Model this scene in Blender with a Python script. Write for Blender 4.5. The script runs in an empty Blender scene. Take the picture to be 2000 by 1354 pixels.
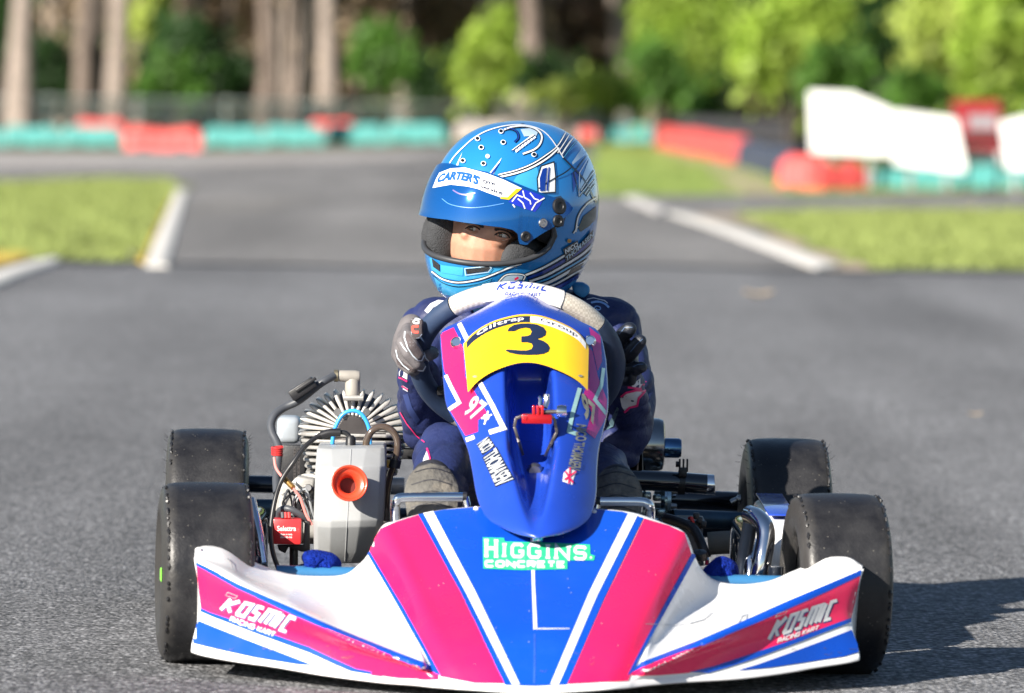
import bpy, bmesh, math, random
from mathutils import Vector, Matrix, noise
from mathutils.bvhtree import BVHTree
from mathutils.geometry import tessellate_polygon

random.seed(7)
SC = bpy.context.scene
COL = SC.collection
rad = math.radians

# ------------------------------------------------------------------ camera
FPX, CX, CY = 11111.1, 1000.0, 677.0            # a 200 mm lens on a 36 mm sensor, photo 2000 px wide
CAMH, TILT, ROLL = 0.80, math.atan(477 / 11111.1), rad(1.1)
_d = Vector((0, math.cos(TILT), -math.sin(TILT)))
_r0 = Vector((1, 0, 0)); _u0 = _r0.cross(_d)
_r = _r0 * math.cos(ROLL) + _u0 * math.sin(ROLL)
_u = _u0 * math.cos(ROLL) - _r0 * math.sin(ROLL)
CAM = Vector((0, 0, CAMH))
cd = bpy.data.cameras.new('camera'); cam = bpy.data.objects.new('camera', cd); COL.objects.link(cam)
cam.matrix_world = Matrix(((_r.x, _u.x, -_d.x, 0), (_r.y, _u.y, -_d.y, 0), (_r.z, _u.z, -_d.z, CAMH), (0, 0, 0, 1)))
cd.lens = 200; cd.sensor_width = 36; cd.clip_start = 0.5; cd.clip_end = 3000
cd.dof.use_dof = True; cd.dof.focus_distance = 8.52; cd.dof.aperture_fstop = 5.8; cd.dof.aperture_blades = 9
SC.camera = cam

# ------------------------------------------------------------------ daylight
SUN_EL = rad(25.5)
SUN_DIR = Vector((0.67, 0.74, 0)).normalized() * math.cos(SUN_EL) + Vector((0, 0, -math.sin(SUN_EL)))   # way the light travels
w = bpy.data.worlds.new('World'); SC.world = w; w.use_nodes = True
nt = w.node_tree; nt.nodes.clear()
sky = nt.nodes.new('ShaderNodeTexSky'); sky.sky_type = 'NISHITA'; sky.sun_disc = False
sky.sun_elevation = SUN_EL; sky.sun_rotation = math.atan2(-SUN_DIR.x, -SUN_DIR.y)
sky.air_density = 1.0; sky.dust_density = 0.4; sky.ozone_density = 2.0
bg = nt.nodes.new('ShaderNodeBackground'); bg.inputs['Strength'].default_value = 0.05
out = nt.nodes.new('ShaderNodeOutputWorld')
nt.links.new(sky.outputs[0], bg.inputs[0]); nt.links.new(bg.outputs[0], out.inputs[0])
sl = bpy.data.lights.new('sun', 'SUN'); sl.energy = 5.0; sl.angle = rad(0.5); sl.color = (1.0, 0.93, 0.83)
so = bpy.data.objects.new('sun', sl); COL.objects.link(so); so.location = (-6, 0, 8)
so.rotation_euler = SUN_DIR.to_track_quat('-Z', 'Y').to_euler()
SC.view_settings.view_transform = 'Standard'; SC.view_settings.look = 'None'
SC.view_settings.exposure = 1.25; SC.view_settings.gamma = 1.0; SC.view_settings.use_curve_mapping = False
SC.render.engine = 'CYCLES'
SC.cycles.use_denoising = True
SC.cycles.max_bounces = 8; SC.cycles.transparent_max_bounces = 12
SC.cycles.sample_clamp_indirect = 6.0

# ------------------------------------------------------------------ photo geometry: a pixel of the 2000 px photo + a distance = a place
def ray(px, py):
    return _d * FPX + _r * (px - CX) - _u * (py - CY)
def P(px, py, Y):
    v = ray(px, py); return CAM + v * (Y / v.y)
def G(px, py, z=0.0):
    v = ray(px, py); return CAM + v * ((z - CAMH) / v.z)
def S(Y): return FPX / Y
def HC(c): return (740 + c[0] * .2807, 220 + c[1] * .2807)      # notes taken on enlarged details -> photo pixels
def FC(c): return (740 + c[0] * .2807, 540 + c[1] * .2807)
def EC(c): return (500 + c[0] * .3177, 700 + c[1] * .3177)
def RC(c): return (1160 + c[0] * .4135, 780 + c[1] * .4135)
def BL(c): return (360 + c[0] * .35, 960 + c[1] * .35)
def BR(c): return (1000 + c[0] * .36, 960 + c[1] * .36)
def NC(c): return (850 + c[0] * .2363, 740 + c[1] * .2363)
def GC(c): return (750 + c[0] * .1182, 570 + c[1] * .1182)
def SCr(c): return (1130 + c[0] * .266, 560 + c[1] * .266)
def KC(c): return (1220 + c[0] * .192, 880 + c[1] * .192)
def FA(c): return (880 + c[0] * .09, 420 + c[1] * .09)
def PE(c, Y): q = EC(c); return P(q[0], q[1], Y)

# ------------------------------------------------------------------ materials
def lin(h):
    h = h.lstrip('#'); o = []
    for i in (0, 2, 4):
        c = int(h[i:i + 2], 16) / 255
        o.append(c / 12.92 if c <= .04045 else ((c + .055) / 1.055) ** 2.4)
    return tuple(o)
MATS = {}
def mat(name, col, rough=.5, metal=0., coat=0., var=0., scale=20., bump=0., bscale=150., detail=4, trans=0., sheen=0., alpha=1., spec=.5,
        dirt=None, dirt_amt=0., dirt_scale=8., ior=1.5, rvar=0., sub=0.):
    if name in MATS: return MATS[name]
    if isinstance(col, str): col = lin(col)
    m = bpy.data.materials.new(name); m.use_nodes = True; MATS[name] = m
    t = m.node_tree; b = t.nodes['Principled BSDF']; L = t.links.new
    b.inputs['Base Color'].default_value = (*col, 1); b.inputs['Roughness'].default_value = rough
    b.inputs['Metallic'].default_value = metal; b.inputs['Coat Weight'].default_value = coat; b.inputs['Coat Roughness'].default_value = .06
    b.inputs['Transmission Weight'].default_value = trans; b.inputs['Sheen Weight'].default_value = sheen
    b.inputs['Alpha'].default_value = alpha; b.inputs['Specular IOR Level'].default_value = spec; b.inputs['IOR'].default_value = ior
    if sub: b.inputs['Subsurface Weight'].default_value = sub; b.inputs['Subsurface Radius'].default_value = (.012, .005, .003); b.inputs['Subsurface Scale'].default_value = .4
    tc = t.nodes.new('ShaderNodeTexCoord')
    csock = None
    if var:
        n = t.nodes.new('ShaderNodeTexNoise'); n.inputs['Scale'].default_value = scale; n.inputs['Detail'].default_value = detail
        L(tc.outputs['Object'], n.inputs['Vector'])
        mr = t.nodes.new('ShaderNodeMapRange'); mr.inputs[1].default_value = .3; mr.inputs[2].default_value = .7
        mr.inputs[3].default_value = 1 - var; mr.inputs[4].default_value = 1 + var; L(n.outputs['Fac'], mr.inputs[0])
        mx = t.nodes.new('ShaderNodeVectorMath'); mx.operation = 'SCALE'; mx.inputs[0].default_value = col
        L(mr.outputs[0], mx.inputs['Scale']); csock = mx.outputs[0]
    if dirt:
        if isinstance(dirt, str): dirt = lin(dirt)
        n = t.nodes.new('ShaderNodeTexNoise'); n.inputs['Scale'].default_value = dirt_scale; n.inputs['Detail'].default_value = 9; n.inputs['Roughness'].default_value = .7
        L(tc.outputs['Object'], n.inputs['Vector'])
        mr = t.nodes.new('ShaderNodeMapRange'); mr.inputs[1].default_value = .5; mr.inputs[2].default_value = .75; mr.inputs[4].default_value = dirt_amt
        L(n.outputs['Fac'], mr.inputs[0])
        mi = t.nodes.new('ShaderNodeMix'); mi.data_type = 'RGBA'; mi.inputs[6].default_value = (*col, 1); mi.inputs[7].default_value = (*dirt, 1)
        if csock: L(csock, mi.inputs[6])
        L(mr.outputs[0], mi.inputs[0]); csock = mi.outputs[2]
    if csock: L(csock, b.inputs['Base Color'])
    if rvar:
        n = t.nodes.new('ShaderNodeTexNoise'); n.inputs['Scale'].default_value = 14; n.inputs['Detail'].default_value = 6
        L(tc.outputs['Object'], n.inputs['Vector'])
        mr = t.nodes.new('ShaderNodeMapRange'); mr.inputs[1].default_value = .3; mr.inputs[2].default_value = .7
        mr.inputs[3].default_value = max(.02, rough - rvar); mr.inputs[4].default_value = rough + rvar
        L(n.outputs['Fac'], mr.inputs[0]); L(mr.outputs[0], b.inputs['Roughness'])
    if bump:
        n = t.nodes.new('ShaderNodeTexNoise'); n.inputs['Scale'].default_value = bscale; n.inputs['Detail'].default_value = 5
        L(tc.outputs['Object'], n.inputs['Vector'])
        bp = t.nodes.new('ShaderNodeBump'); bp.inputs['Strength'].default_value = bump; bp.inputs['Distance'].default_value = .01
        L(n.outputs['Fac'], bp.inputs['Height']); L(bp.outputs[0], b.inputs['Normal'])
    return m
def nodes(m): return m.node_tree.nodes, m.node_tree.links.new, m.node_tree.nodes['Principled BSDF']

# ------------------------------------------------------------------ object bookkeeping
ORG = {}
def tag(o, label=None, cat=None, group=None, kind=None):
    if label: o['label'] = label
    if cat: o['category'] = cat
    if group: o['group'] = group
    if kind: o['kind'] = kind
    return o
def thing(name, loc, label, cat, group=None):
    o = bpy.data.objects.new(name, None); COL.objects.link(o); o.location = loc; o.empty_display_size = .1
    ORG[o.name] = Vector(loc); return tag(o, label, cat, group)
def origin(o): return ORG.get(o.name, Vector((0, 0, 0)))
def sub_empty(name, parent, loc=None):
    o = bpy.data.objects.new(name, None); COL.objects.link(o); o.parent = parent
    pl = origin(parent); loc = Vector(loc) if loc is not None else pl
    o.location = loc - pl; ORG[o.name] = loc; return o
def copy_tree(o, parent=None):
    c = o.copy(); COL.objects.link(c); c.parent = parent
    for k in list(o.children): copy_tree(k, c)
    return c

class MB:
    """collects simple shapes; build() links them as one mesh object"""
    def __init__(s): s.v = []; s.f = []
    def add(s, vs, fs):
        k = len(s.v); s.v += [Vector(v) for v in vs]; s.f += [tuple(i + k for i in f) for f in fs]; return s
    def box(s, c, size, rot=None):
        x, y, z = (q / 2 for q in size); m = rot or Matrix.Identity(3); c = Vector(c)
        vs = [c + m @ Vector((a * x, b * y, d * z)) for a in (-1, 1) for b in (-1, 1) for d in (-1, 1)]
        return s.add(vs, [(0, 1, 3, 2), (4, 6, 7, 5), (0, 4, 5, 1), (2, 3, 7, 6), (0, 2, 6, 4), (1, 5, 7, 3)])
    def grid(s, rows, cu=False, cv=False, flip=False):
        n = len(rows); m = len(rows[0]); vs = [p for r in rows for p in r]; fs = []
        for i in range(n if cv else n - 1):
            for j in range(m if cu else m - 1):
                q = (i * m + j, i * m + (j + 1) % m, (i + 1) % n * m + (j + 1) % m, (i + 1) % n * m + j)
                fs.append(q[::-1] if flip else q)
        return s.add(vs, fs)
    def tube(s, path, r, n=12, closed=False, caps=True):
        path = [Vector(p) for p in path]; N = len(path)
        rs = r if isinstance(r, (list, tuple)) else [r] * N
        up = None; rows = []
        for i, p in enumerate(path):
            a = path[(i - 1) % N] if (closed or i) else p; b = path[(i + 1) % N] if (closed or i < N - 1) else p
            t = (b - a).normalized()
            if up is None:
                up = t.orthogonal().normalized()
            up = (up - t * up.dot(t)).normalized(); sd = t.cross(up)
            rows.append([p + (up * math.cos(q) + sd * math.sin(q)) * rs[i] for q in (2 * math.pi * k / n for k in range(n))])
        k = len(s.v); s.grid(rows, cu=True, cv=closed)
        if caps and not closed:
            s.f.append(tuple(k + i for i in range(n))[::-1]); s.f.append(tuple(k + (N - 1) * n + i for i in range(n)))
        return s
    def lathe(s, prof, M, n=32):
        """prof: (along axis, radius); the axis is M's local X"""
        rows = [[M @ Vector((a, r * math.cos(q), r * math.sin(q))) for q in (2 * math.pi * k / n for k in range(n))] for a, r in prof]
        return s.grid(rows, cu=True)
    def ball(s, c, r, n=16, M=None):
        c = Vector(c); r = r if isinstance(r, (list, tuple)) else (r, r, r); m = M or Matrix.Identity(3)
        rows = [[c + m @ Vector((r[0] * math.cos(t) * math.cos(q), r[1] * math.cos(t) * math.sin(q), r[2] * math.sin(t)))
                 for q in (2 * math.pi * k / n for k in range(n))] for t in (math.pi * (j / (n // 2) - .5) * .999 for j in range(n // 2 + 1))]
        return s.grid(rows, cu=True)
    def prism(s, poly, d):
        """poly: 3-D outline; d: extrusion vector"""
        n = len(poly); poly = [Vector(p) for p in poly]; d = Vector(d)
        return s.add(poly + [p + d for p in poly], [tuple(range(n))[::-1], tuple(range(n, 2 * n))] + [(i, (i + 1) % n, n + (i + 1) % n, n + i) for i in range(n)])
    def build(s, name, m, parent=None, smooth=True, bevel=0., ang=40., seg=2, normals=True, kind=None):
        o0 = origin(parent) if parent else Vector((0, 0, 0))
        me = bpy.data.meshes.new(name); me.from_pydata([v - o0 for v in s.v], [], s.f); me.validate()
        o = finish(name, me, m, parent, smooth, bevel, ang, seg, normals)
        if kind: o['kind'] = kind
        return o
def finish(name, me, m, parent, smooth=True, bevel=0., ang=40., seg=2, normals=True):
    bm = bmesh.new(); bm.from_mesh(me)
    if normals: bmesh.ops.remove_doubles(bm, verts=bm.verts, dist=1e-5); bmesh.ops.recalc_face_normals(bm, faces=bm.faces)
    if bevel:
        es = [e for e in bm.edges if len(e.link_faces) == 2 and e.calc_face_angle(0) > rad(ang)]
        bmesh.ops.bevel(bm, geom=es, offset=bevel, segments=seg, profile=.5, affect='EDGES', clamp_overlap=True)
    for f in bm.faces: f.smooth = smooth
    if smooth:
        for e in bm.edges:
            if len(e.link_faces) == 2 and e.calc_face_angle(0) > rad(ang): e.smooth = False
    bm.to_mesh(me); bm.free(); me.materials.append(m)
    o = bpy.data.objects.new(name, me); COL.objects.link(o)
    if parent: o.parent = parent; ORG[o.name] = origin(parent)
    return o
def axis_matrix(pos, x, up=Vector((0, 0, 1))):
    x = Vector(x).normalized(); y = up.cross(x); y = y.normalized() if y.length > 1e-4 else x.orthogonal().normalized(); z = x.cross(y)
    return Matrix(((x.x, y.x, z.x, pos[0]), (x.y, y.y, z.y, pos[1]), (x.z, y.z, z.z, pos[2]), (0, 0, 0, 1)))
def cat1(pts, n):
    """Catmull-Rom through pts, n steps a span; any-dimensional Vectors"""
    out = []; N = len(pts)
    for i in range(N - 1):
        p0 = pts[i - 1] if i else pts[0] * 2 - pts[1]; p1, p2 = pts[i], pts[i + 1]; p3 = pts[i + 2] if i + 2 < N else pts[-1] * 2 - pts[-2]
        for k in range(n):
            t = k / n
            out.append(.5 * ((2 * p1) + (p2 - p0) * t + (2 * p0 - 5 * p1 + 4 * p2 - p3) * t * t + (3 * p1 - p0 - 3 * p2 + p3) * t ** 3))
    out.append(pts[-1].copy()); return out
def V(*a): return Vector(a)

# ------------------------------------------------------------------ stickers: thin sheets laid on a surface
def bvh_of(*objs):
    for o in objs:
        bm = bmesh.new(); bm.from_mesh(o.data); bmesh.ops.triangulate(bm, faces=bm.faces); bm.to_mesh(o.data); bm.free()
    vs = []; fs = []
    for o in objs:
        k = len(vs); q = origin(o); vs += [v.co + q for v in o.data.vertices]; fs += [tuple(i + k for i in p.vertices) for p in o.data.polygons]
    return BVHTree.FromPolygons(vs, fs)
def clip(poly, ax, lim, keep_less):
    o = []
    for i, a in enumerate(poly):
        b = poly[(i + 1) % len(poly)]; ia = (a[ax] <= lim) == keep_less; ib = (b[ax] <= lim) == keep_less
        if ia: o.append(a)
        if ia != ib:
            t = (lim - a[ax]) / (b[ax] - a[ax]); o.append((a[0] + (b[0] - a[0]) * t, a[1] + (b[1] - a[1]) * t))
    return o
def sticker(name, polys, bvh, m, parent, eps=.0005, cell=12., far=12., step=1.5e-5):
    vs = []; fs = []; key = {}
    for pi, poly in enumerate(polys):
        e = eps + step * (pi % 12)
        tris = [poly] if len(poly) == 3 else [[poly[i] for i in t] for t in tessellate_polygon([[Vector((p[0], p[1], 0)) for p in poly]])]
        for t in tris:
            x0 = min(p[0] for p in t); x1 = max(p[0] for p in t)
            for ix in range(int(math.floor(x0 / cell)), int(math.floor(x1 / cell)) + 1):
                c = clip(clip(t, 0, ix * cell, False), 0, (ix + 1) * cell, True)
                if len(c) < 3: continue
                y0 = min(p[1] for p in c); y1 = max(p[1] for p in c)
                for iy in range(int(math.floor(y0 / cell)), int(math.floor(y1 / cell)) + 1):
                    d = clip(clip(c, 1, iy * cell, False), 1, (iy + 1) * cell, True)
                    if len(d) < 3: continue
                    f = []
                    for p in d:
                        k = (round(p[0], 2), round(p[1], 2), pi % 12)
                        if k not in key:
                            rr = ray(*p).normalized(); h = bvh.ray_cast(CAM, rr, far)
                            if h[0] is None: key[k] = None
                            else:
                                nn = h[1] if h[1].dot(rr) < 0 else -h[1]
                                key[k] = len(vs); vs.append(h[0] + nn * e)
                        f.append(key[k])
                    f = [i for j, i in enumerate(f) if i is None or i not in f[:j]]
                    if None in f or len(f) < 3: continue
                    q = [vs[i] for i in f]
                    if max((a - b).length for a in q for b in q) > .09: continue
                    fs.append(tuple(f))
    o0 = origin(parent); me = bpy.data.meshes.new(name); me.from_pydata([v - o0 for v in vs], [], fs); me.validate()
    for p in me.polygons: p.use_smooth = True
    bm = bmesh.new(); bm.from_mesh(me)
    for f in bm.faces:
        if f.normal.dot(CAM - o0 - f.calc_center_median()) < 0: f.normal_flip()
    bm.to_mesh(me); bm.free(); me.materials.append(m)
    o = bpy.data.objects.new(name, me); COL.objects.link(o); o.parent = parent; ORG[o.name] = o0
    return o
def stroke(pts, wd, w2=None):
    """a ribbon along pts; returns its quads"""
    pts = [Vector((p[0], p[1])) for p in pts]; n = len(pts); L = []; R = []
    for i, p in enumerate(pts):
        a = pts[i - 1] if i else p; b = pts[i + 1] if i < n - 1 else p
        d1 = (p - a).normalized() if i else (b - p).normalized(); d2 = (b - p).normalized() if i < n - 1 else d1
        t = (d1 + d2); t = t.normalized() if t.length > 1e-3 else d1
        nr = Vector((-t.y, t.x)); c = max(.45, abs(nr.dot(Vector((-d1.y, d1.x)))))
        q = wd if w2 is None else wd + (w2 - wd) * i / max(1, n - 1)
        L.append(p + nr * q / 2 / c); R.append(p - nr * q / 2 / c)
    return [[tuple(L[i]), tuple(L[i + 1]), tuple(R[i + 1]), tuple(R[i])] for i in range(n - 1)]
def curve2(pts, n=6): return [tuple(p) for p in cat1([Vector((p[0], p[1])) for p in pts], n)]
def disc(c, r, n=14, ry=None): return [[(c[0] + r * math.cos(2 * math.pi * k / n), c[1] + (ry or r) * math.sin(2 * math.pi * k / n)) for k in range(n)]]
def qmap(top, bot):
    """unit square -> picture: v=1 the top edge, v=0 the bottom one; an edge is 2 or 3 points"""
    def ed(e, u):
        if len(e) == 2: return Vector(e[0]) * (1 - u) + Vector(e[1]) * u
        a, m_, b = (Vector(q) for q in e); c = m_ * 2 - (a + b) / 2
        return a * (1 - u) ** 2 + c * 2 * u * (1 - u) + b * u * u
    return lambda u, v: tuple(ed(bot, u) * (1 - v) + ed(top, u) * v)
def font_polys(txt, fm, bold=.0, shear=0.):
    c = bpy.data.curves.new('lettering', 'FONT'); c.body = txt; c.size = 1; c.offset = bold; c.shear = shear; c.resolution_u = 4
    o = bpy.data.objects.new('lettering', c); COL.objects.link(o); bpy.context.view_layer.update()
    me = bpy.data.meshes.new_from_object(o.evaluated_get(bpy.context.evaluated_depsgraph_get())); bpy.data.objects.remove(o)
    if not me.vertices: return []
    xs = [v.co.x for v in me.vertices]; ys = [v.co.y for v in me.vertices]; x0, x1, y0, y1 = min(xs), max(xs), min(ys), max(ys)
    f = lambda p: fm((p.x - x0) / (x1 - x0), (p.y - y0) / (y1 - y0))
    r = [[f(me.vertices[i].co) for i in p.vertices] for p in me.polygons]; bpy.data.meshes.remove(me); return r
# block capitals drawn as strokes on a 1 x 1 cell
GLY = {
 'A': [[(.0, 0), (.5, 1), (1, 0)], [(.2, .34), (.8, .34)]], 'C': [[(1, .85), (.85, 1), (.15, 1), (0, .8), (0, .2), (.15, 0), (.85, 0), (1, .15)]],
 'D': [[(0, 0), (0, 1), (.65, 1), (1, .75), (1, .25), (.65, 0), (0, 0)]], 'E': [[(1, 1), (0, 1), (0, 0), (1, 0)], [(0, .5), (.8, .5)]],
 'G': [[(1, .82), (.82, 1), (.18, 1), (0, .8), (0, .2), (.18, 0), (.82, 0), (1, .18), (1, .45), (.6, .45)]], 'H': [[(0, 0), (0, 1)], [(1, 0), (1, 1)], [(0, .5), (1, .5)]],
 'I': [[(.5, 0), (.5, 1)]], 'K': [[(0, 0), (0, 1)], [(1, 1), (.08, .48), (1, 0)]], 'M': [[(0, 0), (0, 1), (.5, .35), (1, 1), (1, 0)]], 'N': [[(0, 0), (0, 1), (1, 0), (1, 1)]],
 'O': [[(.2, 1), (.8, 1), (1, .8), (1, .2), (.8, 0), (.2, 0), (0, .2), (0, .8), (.2, 1)]], 'R': [[(0, 0), (0, 1), (.8, 1), (1, .85), (1, .6), (.8, .45), (0, .45)], [(.5, .45), (1, 0)]],
 'S': [[(1, .85), (.85, 1), (.15, 1), (0, .85), (0, .62), (.15, .5), (.85, .5), (1, .38), (1, .15), (.85, 0), (.15, 0), (0, .15)]], 'T': [[(0, 1), (1, 1)], [(.5, 0), (.5, 1)]],
 "'": [[(.5, .75), (.5, 1.05)]], '.': [[(.4, .02), (.6, .02)]], 'W': [[(0, 1), (.25, 0), (.5, .7), (.75, 0), (1, 1)]],
 # swept script capitals of a racing logo
 'k': [[(.02, 0), (.28, .98)], [(1.06, .98), (.30, .52), (.84, 0)]], 'o': [[(.10, .02), (.28, .97), (1.02, .97), (.84, .02), (.02, .02)]],
 's': [[(1.05, .97), (.3, .97), (.2, .55), (.82, .5), (.72, .02), (-.02, .02)]], 'm': [[(.0, 0), (.22, .97), (1.1, .97), (.92, .02)], [(.47, .02), (.66, .9)]],
 'i': [[(.0, 0), (1.0, .98)]], 'c': [[(1.1, .97), (.35, .97), (.12, .4), (.1, .02), (.8, .02)]], }
def block_polys(txt, fm, wd, gap=.32, serif=0., widths=None):
    adv = []; x = 0
    for ch in txt:
        a = (widths or {}).get(ch, .28 if ch in "I.'i" else .4 if ch == ' ' else 1.0); adv.append((x, a)); x += a + gap
    tot = x - gap; r = []
    for ch, (x0, a) in zip(txt, adv):
        for st in GLY.get(ch, []):
            pts = [fm((x0 + (p[0] * a if ch not in "I.'i" else p[0] * a)) / tot, p[1]) for p in st]
            r += stroke(pts, wd)
            if serif:
                for e in (st[0], st[-1]):
                    if ch in 'HIN' and e[1] in (0, 1):
                        xx = x0 + e[0] * a
                        r += stroke([fm((xx - serif) / tot, e[1]), fm((xx + serif) / tot, e[1])], wd * .7)
    return r
# =================================================================== SETTING
def asphalt(name, c_dark, c_light, tint):
    m = mat(name, (.2, .2, .2), rough=.85, spec=.25); N, L, b = nodes(m)
    tc = N.new('ShaderNodeTexCoord')
    v1 = N.new('ShaderNodeTexVoronoi'); v1.inputs['Scale'].default_value = 120; L(tc.outputs['Object'], v1.inputs['Vector'])
    bw = N.new('ShaderNodeSeparateColor'); L(v1.outputs['Color'], bw.inputs[0])
    r = N.new('ShaderNodeValToRGB'); e = r.color_ramp.elements
    e[0].position = .0; e[0].color = (*[q * .55 for q in c_dark], 1); e[1].position = 1.; e[1].color = (*[q * 1.6 for q in c_light], 1)
    for p_, c_ in ((.35, c_dark), (.8, c_light)):
        q = e.new(p_); q.color = (*c_, 1)
    L(bw.outputs[0], r.inputs[0])
    # bitumen between the stones
    mr = N.new('ShaderNodeMapRange'); mr.inputs[1].default_value = .25; mr.inputs[2].default_value = .75; mr.inputs[3].default_value = 1.; mr.inputs[4].default_value = .5
    L(v1.outputs['Distance'], mr.inputs[0])
    s1 = N.new('ShaderNodeVectorMath'); s1.operation = 'SCALE'; L(r.outputs[0], s1.inputs[0]); L(mr.outputs[0], s1.inputs['Scale'])
    # worn and stained patches
    n = N.new('ShaderNodeTexNoise'); n.inputs['Scale'].default_value = .35; n.inputs['Detail'].default_value = 8; n.inputs['Roughness'].default_value = .62
    mp = N.new('ShaderNodeMapping'); mp.inputs['Scale'].default_value = (1.6, .5, 1); L(tc.outputs['Object'], mp.inputs[0]); L(mp.outputs[0], n.inputs['Vector'])
    m2 = N.new('ShaderNodeMapRange'); m2.inputs[1].default_value = .3; m2.inputs[2].default_value = .7; m2.inputs[3].default_value = .74; m2.inputs[4].default_value = 1.24
    L(n.outputs['Fac'], m2.inputs[0])
    s2 = N.new('ShaderNodeVectorMath'); s2.operation = 'SCALE'; L(s1.outputs[0], s2.inputs[0]); L(m2.outputs[0], s2.inputs['Scale'])
    # rubbered driving line and old oil spots
    n3 = N.new('ShaderNodeTexNoise'); n3.inputs['Scale'].default_value = .55; n3.inputs['Detail'].default_value = 5
    mp3 = N.new('ShaderNodeMapping'); mp3.inputs['Scale'].default_value = (2.6, .10, 1); mp3.inputs['Rotation'].default_value = (0, 0, .06); L(tc.outputs['Object'], mp3.inputs[0]); L(mp3.outputs[0], n3.inputs['Vector'])
    m3 = N.new('ShaderNodeMapRange'); m3.inputs[1].default_value = .42; m3.inputs[2].default_value = .70; m3.inputs[3].default_value = 1.04; m3.inputs[4].default_value = .72; L(n3.outputs['Fac'], m3.inputs[0])
    n4 = N.new('ShaderNodeTexNoise'); n4.inputs['Scale'].default_value = 2.3; n4.inputs['Detail'].default_value = 7; n4.inputs['Roughness'].default_value = .65; L(tc.outputs['Object'], n4.inputs['Vector'])
    m4 = N.new('ShaderNodeMapRange'); m4.inputs[1].default_value = .60; m4.inputs[2].default_value = .78; m4.inputs[3].default_value = 1.; m4.inputs[4].default_value = .70; L(n4.outputs['Fac'], m4.inputs[0])
    mm = N.new('ShaderNodeMath'); mm.operation = 'MULTIPLY'; L(m3.outputs[0], mm.inputs[0]); L(m4.outputs[0], mm.inputs[1])
    s3 = N.new('ShaderNodeVectorMath'); s3.operation = 'SCALE'; L(s2.outputs[0], s3.inputs[0]); L(mm.outputs[0], s3.inputs['Scale'])
    L(s3.outputs[0], b.inputs['Base Color'])
    v2 = N.new('ShaderNodeTexVoronoi'); v2.inputs['Scale'].default_value = 150; L(tc.outputs['Object'], v2.inputs['Vector'])
    n2 = N.new('ShaderNodeTexNoise'); n2.inputs['Scale'].default_value = 60; n2.inputs['Detail'].default_value = 4; L(tc.outputs['Object'], n2.inputs['Vector'])
    ad = N.new('ShaderNodeMath'); ad.operation = 'SUBTRACT'; L(n2.outputs['Fac'], ad.inputs[0]); L(v2.outputs['Distance'], ad.inputs[1])
    bp = N.new('ShaderNodeBump'); bp.inputs['Strength'].default_value = .9; bp.inputs['Distance'].default_value = .004
    L(ad.outputs[0], bp.inputs['Height']); L(bp.outputs[0], b.inputs['Normal'])
    return m
A_MAIN = asphalt('asphalt', (.176, .179, .188), (.300, .302, .314), 0)
A_FAR = asphalt('asphalt_worn', (.205, .199, .196), (.325, .316, .31), 0)
CONC = mat('concrete', (.30, .28, .265), rough=.9, var=.2, scale=1.5, bump=.3, bscale=60)
GRASS = mat('grass', (.20, .24, .075), rough=.9, var=.3, scale=.8, bump=.6, bscale=40, spec=.1, dirt=(.24, .20, .10), dirt_amt=.85, dirt_scale=.9)
GRASSB = mat('grass_bright', (.19, .28, .06), rough=.9, var=.3, scale=.6, bump=.6, bscale=40, spec=.1, dirt=(.17, .15, .05), dirt_amt=.4, dirt_scale=.4)
EARTH = mat('verge', (.085, .105, .03), rough=.95, var=.45, scale=.5, bump=.5, bscale=20, spec=.1)
WHITEP = mat('kerb_white', (.62, .60, .56), rough=.75, var=.15, scale=6, dirt=(.16, .15, .14), dirt_amt=.85, dirt_scale=3)
YELLOWP = mat('kerb_yellow', (.62, .42, .05), rough=.75, var=.2, scale=4, dirt=(.25, .2, .1), dirt_amt=.5, dirt_scale=5)

def sheet(name, pts, z, m, kind='structure', parent=None):
    b = MB(); b.add([V(p.x, p.y, z) for p in pts], [tuple(range(len(pts)))])
    o = b.build(name, m, parent, smooth=False)
    if o.data.polygons[0].normal.z < 0: o.data.flip_normals()
    if kind: o['kind'] = kind
    return o
R_ = 700
sheet('ground', [V(-R_, -R_, 0), V(R_, -R_, 0), V(R_, R_, 0), V(-R_, R_, 0)], -.012, EARTH)
sheet('road', [V(-70, -40, 0), V(70, -40, 0), V(70, 40, 0), G(2600, 376), G(1900, 376), G(1200, 292), G(870, 285), G(400, 297), G(-300, 291), V(-70, 60, 0)], 0, A_MAIN)
# older, paler surface beyond the seam across the track
seam = [(-400, 505), (110, 514), (560, 520), (900, 528), (1250, 520), (1650, 532), (2400, 538)]
sheet('track_surface', [G(*p) for p in seam] + [G(2600, 392), G(1900, 384), G(1200, 305), G(870, 294), G(0, 334), G(-400, 334)], .004, A_FAR)
TAR = mat('tar', (.045, .045, .048), rough=.6, var=.2, scale=5, bump=.4, bscale=60)
s_c = cat1([G(*p_).to_2d() for p_ in seam], 8); wob = [.10 + .06 * noise.noise(V(q.x * 1.3, q.y, 0)) for q in s_c]
bm_ = MB(); bm_.grid([[V(q.x, q.y - a_, .0085) for q, a_ in zip(s_c, wob)], [V(q.x, q.y + a_ * 1.4, .0085) for q, a_ in zip(s_c, wob)]])
tar = bm_.build('track_seam', TAR, None, smooth=False, kind='structure')
if tar.data.polygons[0].normal.z < 0: tar.data.flip_normals()
sheet('path', [G(-400, 332), G(-400, 296), G(0, 298), G(400, 302), G(720, 297), G(900, 296), G(760, 312), G(380, 326), G(0, 331)], .008, CONC)

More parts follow.
